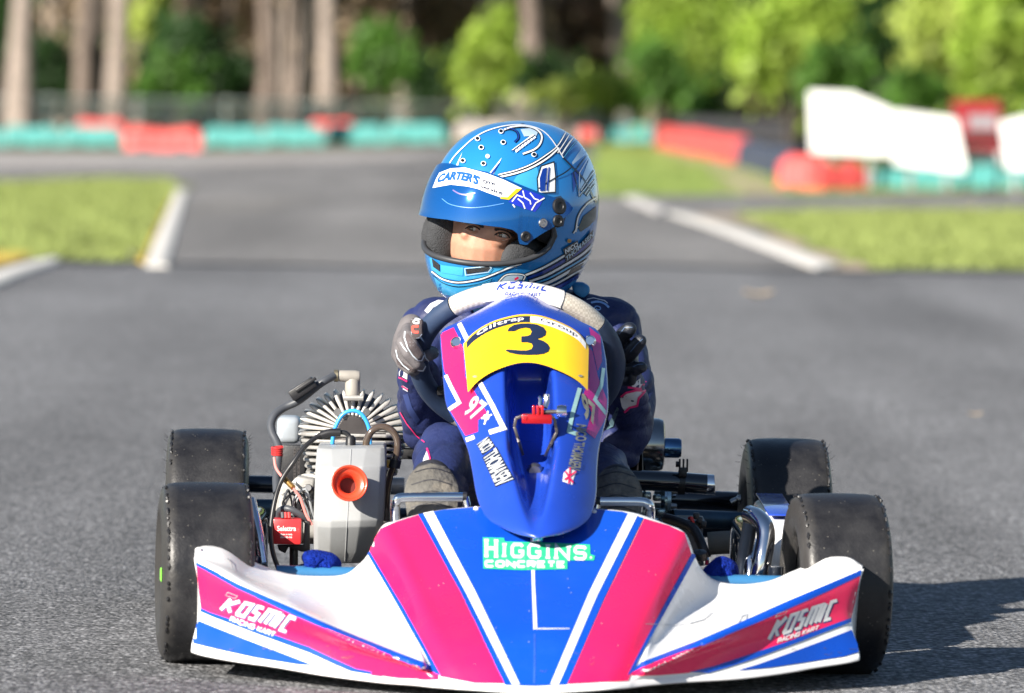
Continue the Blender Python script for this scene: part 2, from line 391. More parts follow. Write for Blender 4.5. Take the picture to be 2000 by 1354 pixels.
def lumpy_patch(name, outline, z, m, n=5):
    """grass sheet with an uneven edge"""
    pts = [G(*p) for p in outline]; o = []
    for i, a in enumerate(pts):
        b = pts[(i + 1) % len(pts)]
        for k in range(n):
            p = a.lerp(b, k / n); d = (b - a).length / n
            o.append(p + V(random.uniform(-1, 1), random.uniform(-1, 1), 0) * min(.18, d * .25))
    return sheet(name, o, z, m)
lawn = [(-300, 372), (-120, 362), (60, 356), (210, 351), (330, 352), (348, 366), (330, 400), (305, 450), (280, 514), (170, 513), (110, 508), (0, 508), (-300, 560)]
island = [(1440, 420), (1560, 415), (1800, 413), (2300, 412), (2300, 534), (1900, 529), (1715, 528), (1660, 512), (1570, 476), (1500, 446)]
bank = [(1165, 279), (1290, 284), (1400, 300), (1580, 318), (1760, 322), (2300, 330), (2300, 377), (1900, 378), (1680, 382), (1500, 384), (1330, 384), (1160, 384)]
lumpy_patch('lawn', lawn, .009, GRASS); lumpy_patch('lawn_island', island, .009, GRASS); lumpy_patch('lawn_bank', bank, .009, GRASSB)
BARE = mat('bare_earth', (.33, .26, .19), rough=.95, var=.25, scale=2, bump=.4, bscale=30, dirt=(.20, .19, .08), dirt_amt=.6, dirt_scale=1.2)
lumpy_patch('worn_verge', [(1350, 423), (1420, 419), (1480, 424), (1530, 452), (1600, 486), (1720, 512), (1740, 531), (1650, 533), (1560, 490), (1450, 446)], .0065, BARE)
lumpy_patch('worn_verge', [(1282, 289), (1300, 288), (1430, 325), (1525, 373), (1520, 384), (1440, 384), (1400, 345), (1330, 310)], .0125, BARE)
lumpy_patch('worn_patch', [(372, 388), (430, 382), (540, 384), (640, 392), (560, 408), (470, 420), (372, 424)], .006, asphalt('asphalt_pale', (.23, .22, .21), (.36, .345, .33), 0))
def blades(name, outline, n, m):
    pts = [G(*p) for p in outline]; x0 = min(p.x for p in pts); x1 = max(p.x for p in pts); y0 = min(p.y for p in pts); y1 = max(p.y for p in pts)
    def inside(x, y):
        r = False
        for i, a in enumerate(pts):
            b = pts[i - 1]
            if (a.y > y) != (b.y > y) and x < (b.x - a.x) * (y - a.y) / (b.y - a.y) + a.x: r = not r
        return r
    vs = []; fs = []; c = 0
    while c < n:
        x, y = random.uniform(x0, x1), random.uniform(y0, y1)
        if not inside(x, y): continue
        c += 1; a = random.uniform(0, 6.28); h = random.uniform(.018, .045); wv = .009; q = V(math.cos(a), math.sin(a), 0) * wv; l = V(random.uniform(-1, 1), random.uniform(-1, 1), 0) * .03
        k = len(vs); p = V(x, y, .008); vs += [p - q, p + q, p + l + V(0, 0, h)]; fs.append((k, k + 1, k + 2))
    b = MB(); b.v = vs; b.f = fs
    b.build(name, m, None, smooth=False, normals=False, kind='stuff')
BLADE = mat('grass_blade', (.205, .25, .075), rough=.7, var=.25, scale=3, spec=.2)
blades('grass', lawn, 16000, BLADE); blades('grass_tufts', island, 16000, BLADE); blades('grass_bank', bank, 14000, BLADE)

def kerb(name, L, Rr, m, label, h=.05, group=None):
    """a raised painted kerb between two edges given in the photo"""
    n = 10; rows = []
    l = cat1([G(*p).to_2d() for p in L], n); r = cat1([G(*p).to_2d() for p in Rr], n)
    for a, b in zip(l, r):
        row = []
        for k, z in ((0, -.004), (0, h * .55), (.12, h), (.5, h * 1.08), (.88, h), (1, h * .55), (1, -.004)):
            q = a.lerp(b, k); row.append(V(q.x, q.y, z))
        rows.append(row)
    b = MB(); b.grid(rows); k = len(rows[0]); b.f.append(tuple(range(k))); b.f.append(tuple(range(len(b.v) - k, len(b.v)))[::-1])
    return tag(b.build(name, m, None, ang=50), label, 'kerb', group)
kerb('kerb', [(344, 374), (325, 420), (305, 465), (284, 522)], [(366, 378), (356, 420), (344, 465), (328, 523)], WHITEP, 'short white painted kerb along the edge of the left lawn', .018)
kerb('kerb', [(332, 392), (312, 430), (290, 476), (268, 514)], [(342, 381), (322, 424), (302, 468), (281, 518)], YELLOWP, 'yellow strip of kerb between lawn and white kerb', .02)
kerb('kerb', [(-200, 600), (-60, 552), (30, 524), (100, 508)], [(-200, 650), (-60, 586), (40, 542), (118, 514)], WHITEP, 'curved white kerb end at the lower left edge of the lawn', .018)
kerb('kerb', [(-200, 500), (-80, 496), (0, 494), (60, 496)], [(-200, 588), (-80, 545), (0, 521), (60, 506)], YELLOWP, 'broad yellow kerb apron behind the curved white kerb', .018)
kerb('kerb', [(1302, 420), (1380, 446), (1490, 488), (1592, 530)], [(1340, 420), (1430, 446), (1545, 486), (1648, 524)], WHITEP, 'long white kerb running along the right grass island', .018)
kerb('kerb', [(1218, 390), (1238, 400), (1262, 410), (1282, 420)], [(1252, 386), (1272, 398), (1300, 410), (1316, 418)], mat('kerb_chipped', (.5, .48, .46), rough=.8, var=.3, scale=6, dirt=(.15, .14, .14), dirt_amt=.9, dirt_scale=9), 'chipped grey-white far end of the right kerb', .025)

# ------------------------------------------------------------------ plastic barriers round the track
BAR = {c: mat('barrier_' + c, v, rough=.55, var=.14, scale=2.5, dirt=(.3, .28, .26), dirt_amt=.35, dirt_scale=3, spec=.3) for c, v in
       {'teal': (.07, .29, .27), 'red': (.58, .075, .07), 'navy': (.035, .045, .075), 'pale': (.34, .30, .27)}.items()}
BOLT = mat('barrier_dark', (.03, .03, .035), rough=.6)
def barrier(a, b, hpx, col, label, group, depth=.34, sag=.05, back=0., lift=0., face=False):
    """a: left foot, b: right foot in the photo"""
    A, B = G(*a), G(*b)
    if face: ym = (A.y + B.y) / 2; A, B = P(a[0], a[1], ym), P(b[0], b[1], ym)
    A = V(A.x, A.y + back, lift); B = V(B.x, B.y + back, lift)
    h = hpx / S((A.y + B.y) / 2); t = thing('track_barrier', A.lerp(B, .5), label, 'barrier', group)
    ax = (B - A); ln = ax.length; ax.normalize(); nrm = V(-ax.y, ax.x, 0)
    if nrm.y < 0: nrm = -nrm
    n = 22; rows = []
    for i in range(n + 1):
        u = i / n; e = min(u, 1 - u) * ln; k = min(1., .72 + e * 2.4) if e < .12 else 1.
        top = h * (k - sag * math.sin(math.pi * u) + .02 * math.sin(u * 9)); rib = .93 if i % 4 == 0 else 1.
        pr = [(-.50, 0), (-.50, .10), (-.42, .22), (-.40, .62), (-.33, .92), (-.18, 1.0), (.18, 1.0), (.33, .92), (.40, .62), (.42, .22), (.50, .10), (.50, 0)]
        rows.append([A + ax * (u * ln) + nrm * (depth * (.5 + q * rib * (.8 + .2 * k))) + V(0, 0, top * z) for q, z in pr])
    m = MB(); m.grid(rows); k = 12; m.f.append(tuple(range(k))); m.f.append(tuple(range(len(m.v) - k, len(m.v)))[::-1])
    m.build('shell', BAR[col], t, ang=60)
    for u in (.25, .75):
        s = MB(); s.box(A + ax * (u * ln) - nrm * .003 + V(0, 0, h * .06), (.16, .02, h * .1), axis_matrix((0, 0, 0), ax).to_3x3())
        s.build('fork_slot', BOLT, t, smooth=False)
    return t
gl = 'plastic barriers along the far edge of the track'
def row(x0, x1, n, yb0, yb1, hpx, col, labels, **k):
    for i in range(n):
        a = x0 + (x1 - x0) * i / n; b = x0 + (x1 - x0) * (i + 1) / n - 2
        barrier((a, yb0 + (yb1 - yb0) * i / n), (b, yb0 + (yb1 - yb0) * (i + 1) / n), hpx, col, labels[i], gl, face=True, **k)
row(-230, 238, 4, 284, 284, 38, 'teal', ['teal barrier cut by the left edge of the photo', 'teal barrier near the left edge of the track', 'teal barrier below the red ones, left of the big red barrier', 'teal barrier directly left of the big red barrier'])
barrier((243, 292), (392, 295), 48, 'red', 'big sun-bleached red barrier between two teal rows on the left', gl, sag=.16)
row(396, 872, 4, 287, 277, 39, 'teal', ['teal barrier directly right of the big red barrier', 'teal barrier second to the right of the big red barrier', 'teal barrier in front of the orange-red one', 'last teal barrier before the helmet on the left side'])
barrier((105, 284), (212, 284), 48, 'red', 'red barrier behind the teal row, nearer the left edge', gl, back=4.0, face=True)
barrier((585, 283), (682, 281), 46, 'red', 'orange-red barrier standing behind the teal row left of the helmet', gl, back=4.0, face=True)
barrier((888, 279), (1000, 277), 42, 'pale', 'pale dusty barrier seen just left of the helmet', gl, face=True)
barrier((1004, 277), (1128, 276), 42, 'pale', 'pale dusty barrier hidden mostly behind the helmet', gl, face=True)
barrier((1132, 276), (1166, 276), 34, 'red', 'small red barrier just right of the helmet', gl, face=True)
barrier((1168, 277), (1274, 278), 36, 'teal', 'dull teal barrier between helmet and long red barrier', gl, face=True)
barrier((1276, 288), (1352, 304), 46, 'red', 'long red barrier, far piece, right of the helmet', gl, sag=.02)
barrier((1354, 304), (1428, 322), 52, 'red', 'long red barrier, near piece, beside the navy barrier', gl, sag=.02)
barrier((1430, 324), (1518, 348), 54, 'navy', 'navy barrier between the two groups of red barriers', gl, sag=.03)
barrier((1516, 370), (1602, 372), 72, 'red', 'rounded red barrier left of its sagging twin on the right', gl, sag=.05)
barrier((1604, 373), (1698, 374), 66, 'red', 'sagging red barrier next to the teal row on the right', gl, sag=.25)
row(1702, 2240, 4, 371, 366, 50, 'teal', ['teal barrier right of the sagging red barrier', 'teal barrier below the red and black banner', 'teal barrier at the right edge of the photo', 'teal barrier beyond the right edge'])
# ------------------------------------------------------------------ tyre wall
TYW = mat('old_tyre', (.022, .022, .026), rough=.7, var=.3, scale=8)
def ring_mesh():
    b = MB(); prof = [(-.085, .17), (-.1, .22), (-.095, .27), (-.06, .3), (.06, .3), (.095, .27), (.1, .22), (.085, .17), (-.085, .17)]
    b.lathe(prof, Matrix.Rotation(rad(90), 4, 'Y'), 20); return b
tw = ring_mesh().build('old_tyre', TYW)
first = True; stack_names = ['at the left end', 'second from the left', 'third from the left', 'in the middle left', 'in the middle right', 'third from the white board', 'next but one to the white board', 'beside the white board']
lv = ['bottom', 'middle', 'top']
for i in range(8):
    x = 1330 + i * 33; p = G(x, 292 + i * 3.0)
    for k in range(3):
        o = tw if first else tw.copy()
        if not first: COL.objects.link(o)
        first = False
        o.location = (p.x + random.uniform(-.02, .02), p.y + 3.5 - i * .2, .10 + k * .2); o.rotation_euler = (0, 0, random.uniform(0, 3))
        tag(o, f'{lv[k]} black tyre of the stack {stack_names[i]} of the wall', 'tyre', 'old tyres stacked as a wall behind the right barriers')
# ------------------------------------------------------------------ white boards and banner stand on the right
BOARD = mat('white_board', (.80, .80, .79), rough=.5, var=.04, scale=2)
POST = mat('post_grey', (.25, .25, .25), rough=.6, var=.2, scale=6)
def board(pts, Y, label, n_posts=2):
    w_ = [P(p[0], p[1], Y) for p in pts]; bt = thing('white_board', V(sum(q.x for q in w_) / len(w_), Y, 0), label, 'board', 'white boards leaning behind the right barriers')
    m = MB(); m.prism(w_, (0, .03, 0)); m.build('panel', BOARD, bt, smooth=False, bevel=.006)
    x0 = min(q.x for q in w_); x1 = max(q.x for q in w_); zt = min(w_[0].z, w_[1].z)
    for i in range(n_posts):
        x = x0 + (x1 - x0) * (i + .5) / n_posts
        m = MB(); m.tube([V(x, Y + .075, 0), V(x, Y + .075, zt - .05)], .03, 8); m.build('post', POST, bt)
board([(1580, 178), (1668, 182), (1682, 190), (1742, 214), (1742, 306), (1583, 298)], 57.0, 'tall white board with a stepped top beside the tyre wall')
board([(1746, 216), (1868, 232), (1888, 332), (1880, 338), (1746, 322)], 56.0, 'white board with sloping right edge beside the banner')
board([(1953, 240), (2000, 228), (2080, 226), (2090, 332), (1968, 332)], 55.5, 'white board at the right edge of the photo')
bs = thing('banner_stand', P(1905, 330, 56.5), 'red and black banner stand between two white boards', 'banner')
def bp_(pts, m, nm, dy=0.):
    b = MB(); b.prism([P(p[0], p[1], 56.5 + dy) for p in pts], (0, .02, 0)); return b.build(nm, m, bs, smooth=False)
bp_([(1858, 196), (1952, 196), (1954, 222), (1862, 222)], mat('banner_red', (.26, .010, .016), rough=.5, var=.1), 'header')
bp_([(1862, 223), (1954, 223), (1956, 262), (1872, 262)], mat('banner_red', 0), 'panel')
bp_([(1890, 226), (1946, 226), (1947, 252), (1892, 252)], mat('banner_grey', (.25, .25, .27), rough=.5, var=.3, scale=30), 'picture', -.01)
bp_([(1872, 263), (1956, 263), (1957, 278), (1878, 278)], mat('banner_black', (.012, .012, .014), rough=.5), 'band')
bp_([(1880, 279), (1957, 279), (1958, 296), (1884, 296)], mat('banner_red', 0), 'lower_panel')
bp_([(1884, 297), (1958, 297), (1960, 320), (1888, 320)], mat('banner_light', (.5, .5, .5), rough=.5, var=.4, scale=25), 'foot_panel')
for x in (1893, 1953):
    b = MB(); q = P(x, 200, 56.53); b.tube([V(q.x, q.y, 0), q], .018, 8); b.build('post', POST, bs)
# ------------------------------------------------------------------ wire fence behind the far barriers
FW = mat('fence_metal', (.50, .54, .50), rough=.55, metal=.2, var=.15)
FA_, FB_ = P(-900, 205, 97.0), P(1225, 205, 119.0); fdir = FB_ - FA_; fdir.z = 0
fe = thing('wire_fence', V(0, 108, 0), 'long pale wire fence with rails behind the far barriers', 'fence')
zt, zb = .70, .32
def fpt(u, z): return V(FA_.x + fdir.x * u, FA_.y + fdir.y * u, z)
for z in (zt, zb):
    b = MB(); b.tube([fpt(0, z), fpt(1, z)], .035, 8); b.build('rail', FW, fe)
n = 12
for i in range(n + 1):
    b = MB(); b.tube([fpt(i / n, 0) + V(0, .05, 0), fpt(i / n, zt + .06) + V(0, .05, 0)], .035, 8); b.build('post', FW, fe)
b = MB(); nw = 220; fr_m = axis_matrix((0, 0, 0), fdir).to_3x3()
for i in range(nw): b.box(fpt((i + .5) / nw, (zt + zb) / 2), (.026, .006, zt - zb), fr_m)
for k in range(1, 5): b.box(fpt(.5, zb + (zt - zb) * k / 5) + V(0, .008, 0), (fdir.length, .006, .022), fr_m)
b.build('wire_mesh', FW, fe, smooth=False, normals=False, kind='stuff')
# ------------------------------------------------------------------ trees, bushes, wood
def leafmat(name, c, var=.45, scale=.9):
    m = mat(name, c, rough=.55, var=var, scale=scale, detail=6, spec=.35); N, L, b = nodes(m)
    tr = N.new('ShaderNodeBsdfTranslucent'); ad = N.new('ShaderNodeMixShader'); ad.inputs[0].default_value = .4
    src = b.inputs['Base Color'].links[0].from_socket; L(src, tr.inputs[0])
    L(b.outputs[0], ad.inputs[1]); L(tr.outputs[0], ad.inputs[2]); L(ad.outputs[0], N['Material Output'].inputs[0]); return m
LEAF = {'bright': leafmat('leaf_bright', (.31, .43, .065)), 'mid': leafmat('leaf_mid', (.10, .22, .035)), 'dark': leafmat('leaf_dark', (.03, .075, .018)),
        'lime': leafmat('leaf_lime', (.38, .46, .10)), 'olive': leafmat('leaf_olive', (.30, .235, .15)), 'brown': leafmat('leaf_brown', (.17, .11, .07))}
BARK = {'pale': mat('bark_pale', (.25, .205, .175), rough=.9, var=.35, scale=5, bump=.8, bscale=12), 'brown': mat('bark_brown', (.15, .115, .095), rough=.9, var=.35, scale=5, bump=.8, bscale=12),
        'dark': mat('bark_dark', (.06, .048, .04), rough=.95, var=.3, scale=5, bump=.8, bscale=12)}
def leaves(mb, c, r, n, size, lump=.35):
    """leaf-sized faces spread through an uneven crown"""
    c = Vector(c)
    for _ in range(n):
        d = V(random.gauss(0, 1), random.gauss(0, 1), random.gauss(0, 1)).normalized()
        k = 1 + lump * noise.noise(V(d.x * 2.3 + c.x, d.y * 2.3 + c.y * .1, d.z * 2.3 + c.z)) * 1.6
        q = min(1.7, abs(random.gauss(.62, .36))) * k
        p = c + V(d.x * r[0] * q, d.y * r[1] * q, d.z * r[2] * q)
        if p.z < .02: p.z = random.uniform(.02, .3)
        a = V(random.gauss(0, 1), random.gauss(0, 1), random.gauss(0, 1)).normalized(); u = a.orthogonal().normalized(); v = a.cross(u)
        s = size * random.uniform(.6, 1.4); k0 = len(mb.v)
        mb.v += [p - u * s * .5, p + v * s * .33, p + u * s * .6, p - v * s * .33]; mb.f.append((k0, k0 + 1, k0 + 2, k0 + 3))
def trunk_mesh(x, y, r, h, bend=0.):
    path = []; 
    for i in range(9):
        t = i / 8; path.append(V(x + bend * math.sin(t * 3.) + .06 * math.sin(t * 7 + x), y + .05 * math.cos(t * 6 + x), h * t - .02))
    b = MB(); b.tube(path, [r * (1.5 if i == 0 else 1.15 if i == 1 else 1 - .05 * i) for i in range(9)], 12)
    return b, path
def tree(px, Y, wpx, bark, label, leaf='mid', bend=0., h=9.):
    x = P(px, 190, Y).x; r = wpx / S(Y) / 2
    t = thing('tree', V(x, Y, 0), label, 'tree', 'tall trees of the wood behind the track')
    b, path = trunk_mesh(x, Y, r, h, bend)
    for k in range(4):
        a = k * 1.7 + px; p0 = path[5 + k % 3]; p1 = p0 + V(math.cos(a) * 1.2, math.sin(a) * 1.2, .9); b.tube([p0, p0.lerp(p1, .5) + V(0, 0, .1), p1], [r * .4, r * .3, r * .12], 7)
    b.build('trunk', BARK[bark], t)
    c = MB()
    for k in range(5):
        a = k * 1.26 + px; leaves(c, (x + math.cos(a) * 1.3, Y + math.sin(a) * 1.3, h * .82 + (k % 3) * .8), (1.5, 1.5, 1.1), 260, .34)
    c.build('crown', LEAF[leaf], t, smooth=False, normals=False); return t
tree(45, 97, 44, 'pale', 'thick pale trunk nearest the left edge of the photo', h=10)
tree(168, 120, 34, 'brown', 'reddish brown trunk second from the left edge')
tree(196, 128, 30, 'dark', 'thin trunk with shade-dark bark right of the reddish brown one')  # shade is put into the darker bark colour
tree(232, 122, 38, 'pale', 'broad pale trunk left of the dark green bush')
tree(345, 132, 30, 'brown', 'slim brown trunk rising behind the dark green bush')
tree(515, 126, 34, 'brown', 'brown trunk just right of the dark green bush')
tree(572, 129, 34, 'brown', 'leaning brown trunk left of the straight pale trunk', bend=.25)
tree(640, 121, 38, 'pale', 'straight pale trunk in the middle left of the wood', h=10)
tree(706, 134, 30, 'brown', 'slim brown trunk right of the straight pale trunk')
tree(820, 136, 34, 'brown', 'brown trunk between two green bushes left of the helmet')
tree(1052, 124, 40, 'brown', 'curved brown trunk above the helmet', bend=-.3)
tree(1150, 135, 36, 'dark', 'trunk with shade-dark bark right of the curved trunk')  # darker bark colour stands in for shade on this trunk
tree(1210, 138, 30, 'brown', 'slim brown trunk at the edge of the bright trees')
def bush(px, py, Y, rx, ry, leaf, label, n=1500, size=.2, cat='bush', ground=True):
    c = P(px, py, Y); s = S(Y); t = thing('bush', V(c.x, Y, 0), label, cat, 'bushes at the foot of the wood')
    m = MB(); R = (rx / s, max(.5, rx / s * .8), ry / s)
    leaves(m, c, tuple(q * .85 for q in R), n // 2, size)
    rn = random.Random(int(px + py))
    for k in range(9):
        f_ = rn.uniform(.22, .5); leaves(m, c + V(rn.uniform(-1, 1) * R[0] * .85, rn.uniform(-1, .6) * R[1] * .6, rn.uniform(-.9, 1) * R[2] * .8), tuple(q * f_ for q in R), n // 7, size * rn.uniform(.7, 1.2))
    m.build('foliage', LEAF[leaf], t, smooth=False, normals=False)
    b = MB()
    for k in range(4):
        a = k * 1.57 + .4; b.tube([V(c.x + math.cos(a) * .05, Y + math.sin(a) * .05, -.02), V(c.x + math.cos(a) * R[0] * .3, Y + math.sin(a) * R[1] * .3, max(.3, c.z)), ], [.05, .02], 6)
    b.build('stem', BARK['dark'], t)
    return t
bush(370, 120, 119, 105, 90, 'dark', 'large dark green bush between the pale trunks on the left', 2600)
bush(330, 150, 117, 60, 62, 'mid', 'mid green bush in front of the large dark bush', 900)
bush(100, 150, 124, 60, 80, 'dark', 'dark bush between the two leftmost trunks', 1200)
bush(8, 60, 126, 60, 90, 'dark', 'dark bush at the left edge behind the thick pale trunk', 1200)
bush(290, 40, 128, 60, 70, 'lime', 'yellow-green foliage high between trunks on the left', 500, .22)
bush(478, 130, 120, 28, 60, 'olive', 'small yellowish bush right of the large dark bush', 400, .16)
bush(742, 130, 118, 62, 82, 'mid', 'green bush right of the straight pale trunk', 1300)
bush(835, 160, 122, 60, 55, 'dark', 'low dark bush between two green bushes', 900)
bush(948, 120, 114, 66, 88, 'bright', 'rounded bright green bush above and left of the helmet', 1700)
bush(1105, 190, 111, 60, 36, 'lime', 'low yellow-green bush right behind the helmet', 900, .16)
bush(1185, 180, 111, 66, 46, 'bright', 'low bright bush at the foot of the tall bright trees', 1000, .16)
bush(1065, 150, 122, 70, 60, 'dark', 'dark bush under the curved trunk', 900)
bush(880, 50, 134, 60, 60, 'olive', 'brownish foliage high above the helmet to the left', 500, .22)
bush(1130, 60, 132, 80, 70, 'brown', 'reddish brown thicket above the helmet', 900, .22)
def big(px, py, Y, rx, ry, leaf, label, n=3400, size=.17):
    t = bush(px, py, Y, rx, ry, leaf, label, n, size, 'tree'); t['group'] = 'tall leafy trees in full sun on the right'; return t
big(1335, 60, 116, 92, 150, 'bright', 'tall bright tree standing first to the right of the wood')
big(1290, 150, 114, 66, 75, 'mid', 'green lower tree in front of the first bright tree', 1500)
big(1430, 110, 124, 60, 150, 'dark', 'tree with shade-dark leaves between the first two bright trees', 1800)  # shade of the gap is put into the leaf colour
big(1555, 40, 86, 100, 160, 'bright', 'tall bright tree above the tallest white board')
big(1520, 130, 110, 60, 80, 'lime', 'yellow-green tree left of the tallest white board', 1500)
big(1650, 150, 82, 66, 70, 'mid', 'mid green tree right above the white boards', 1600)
big(1730, 70, 96, 60, 160, 'dark', 'tree with shade-dark leaves behind the white boards', 1800)  # dark leaf colour carries this tree's shade
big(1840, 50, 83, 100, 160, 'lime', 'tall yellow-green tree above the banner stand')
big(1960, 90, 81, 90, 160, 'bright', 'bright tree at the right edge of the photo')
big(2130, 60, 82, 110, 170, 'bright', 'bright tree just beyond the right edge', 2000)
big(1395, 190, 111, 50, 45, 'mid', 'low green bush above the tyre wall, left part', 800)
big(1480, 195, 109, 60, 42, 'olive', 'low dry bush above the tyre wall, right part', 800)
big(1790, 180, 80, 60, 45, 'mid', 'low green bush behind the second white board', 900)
# far wood that reads as one mass
wd = MB()
for _ in range(620):
    x = random.uniform(-26, 8); y = random.uniform(131, 150); z = random.uniform(.2, 7.5)
    leaves(wd, (x, y, z), (1.4, 1.0, 1.2), 55, .42)
wd.build('far_wood', leafmat('leaf_straw', (.37, .285, .19)), None, smooth=False, normals=False, kind='stuff')
wd = MB()
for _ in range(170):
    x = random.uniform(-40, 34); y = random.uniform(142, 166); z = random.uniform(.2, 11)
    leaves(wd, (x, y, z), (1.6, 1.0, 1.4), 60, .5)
wd.build('far_wood_shade', LEAF['dark'], None, smooth=False, normals=False, kind='stuff')  # dark leaf colour paints the shade deep in the wood
wd = MB()
for _ in range(240):
    x = random.uniform(3.5, 46); y = random.uniform(122, 148); z = random.uniform(.2, 9)
    leaves(wd, (x, y, z), (1.4, 1.0, 1.3), 50, .4)
wd.build('far_wood_green', LEAF['mid'], None, smooth=False, normals=False, kind='stuff')
tk = MB()
for i in range(200):
    b, _ = trunk_mesh(random.uniform(-24, 5), random.uniform(126, 152), random.uniform(.06, .17), 12, random.uniform(-.3, .3)); tk.add(b.v, b.f)
tk.build('far_trunks', BARK['pale'], None, kind='stuff')
# litter on the track
LEAFD = mat('dry_leaf', (.70, .54, .36), rough=.8, var=.2, scale=60)
def dead_leaf(px, py, wpx, label):
    p = G(px, py); s = wpx / S(p.y); b = MB(); rows = []
    for i in range(7):
        u = i / 6 - .5; wv = .5 * math.sqrt(max(0.02, 1 - (2 * u) ** 2))
        rows.append([p + V(u * s, q * wv * s * .9, .012 + (.10 * abs(q) + .5 * u * u + .06) * s) for q in (-1, -.4, 0, .4, 1)])
    b.grid(rows); tag(b.build('fallen_leaf', LEAFD), label, 'leaf', 'fallen leaves on the track')
dead_leaf(1481, 588, 56, 'curled tan leaf on the asphalt right of the helmet')
dead_leaf(905, 822, 26, 'small pale leaf on the asphalt near the engine')
dead_leaf(1905, 822, 26, 'tiny pale leaf on the asphalt near the right edge')
dead_leaf(1895, 412, 30, 'tan leaf on the right branch of the track')
# =================================================================== KART
BLUE = lin('#0a3fd0'); PINKC = (.80, .012, .16)
M_white = mat('moulded_white', (.80, .80, .80), rough=.28, coat=.25, var=.03, scale=5, dirt=(.42, .40, .37), dirt_amt=.22, dirt_scale=9, rvar=.08)
M_pink = mat('sticker_pink', (.86, .013, .108), rough=.26, coat=.3, var=.05, scale=6, dirt=(.45, .02, .09), dirt_amt=.35, dirt_scale=14, rvar=.08)
M_blue = mat('sticker_blue', (.004, .065, .46), rough=.25, coat=.35, var=.05, scale=6, dirt=(.02, .09, .38), dirt_amt=.3, dirt_scale=12, rvar=.08)
M_swhite = mat('sticker_white', (.78, .78, .78), rough=.3, coat=.3, var=.04, scale=12, dirt=(.45, .44, .42), dirt_amt=.25, dirt_scale=16)
M_green = mat('sticker_green', (.03, .50, .22), rough=.35, coat=.2, var=.05)
M_navy = mat('sticker_navy', (.010, .018, .05), rough=.4, coat=.1, var=.1)
M_grey = mat('sticker_grey', (.38, .40, .42), rough=.4, var=.12, scale=60)
M_chrome = mat('chrome', (.75, .76, .78), rough=.07, metal=1., var=.03, scale=40, rvar=.04)
M_black = mat('black_plastic', (.012, .012, .014), rough=.45, var=.2, scale=30, bump=.05, bscale=300)
M_frame = mat('frame_paint', (.02, .028, .045), rough=.28, metal=.6, coat=.5, var=.12, scale=20, dirt=(.12, .11, .1), dirt_amt=.4, dirt_scale=12)
M_alu = mat('cast_aluminium', (.40, .39, .37), rough=.42, metal=.35, var=.15, scale=25, dirt=(.13, .11, .09), dirt_amt=.55, dirt_scale=22, bump=.06, bscale=220)
M_steel = mat('worn_steel', (.34, .33, .32), rough=.35, metal=.95, var=.15, scale=25, rvar=.12)
M_rubber = mat('rubber_hose', (.014, .014, .016), rough=.4, var=.15, scale=40)
M_tan = mat('dusty_underside', (.22, .19, .15), rough=.8, var=.25, scale=14)

kp = P(1015, 1311, 8.0)
kart = thing('racing_kart', V(.01, 8.0, 0), 'blue, pink and white racing kart with yellow number 3 plate standing on the asphalt', 'kart')

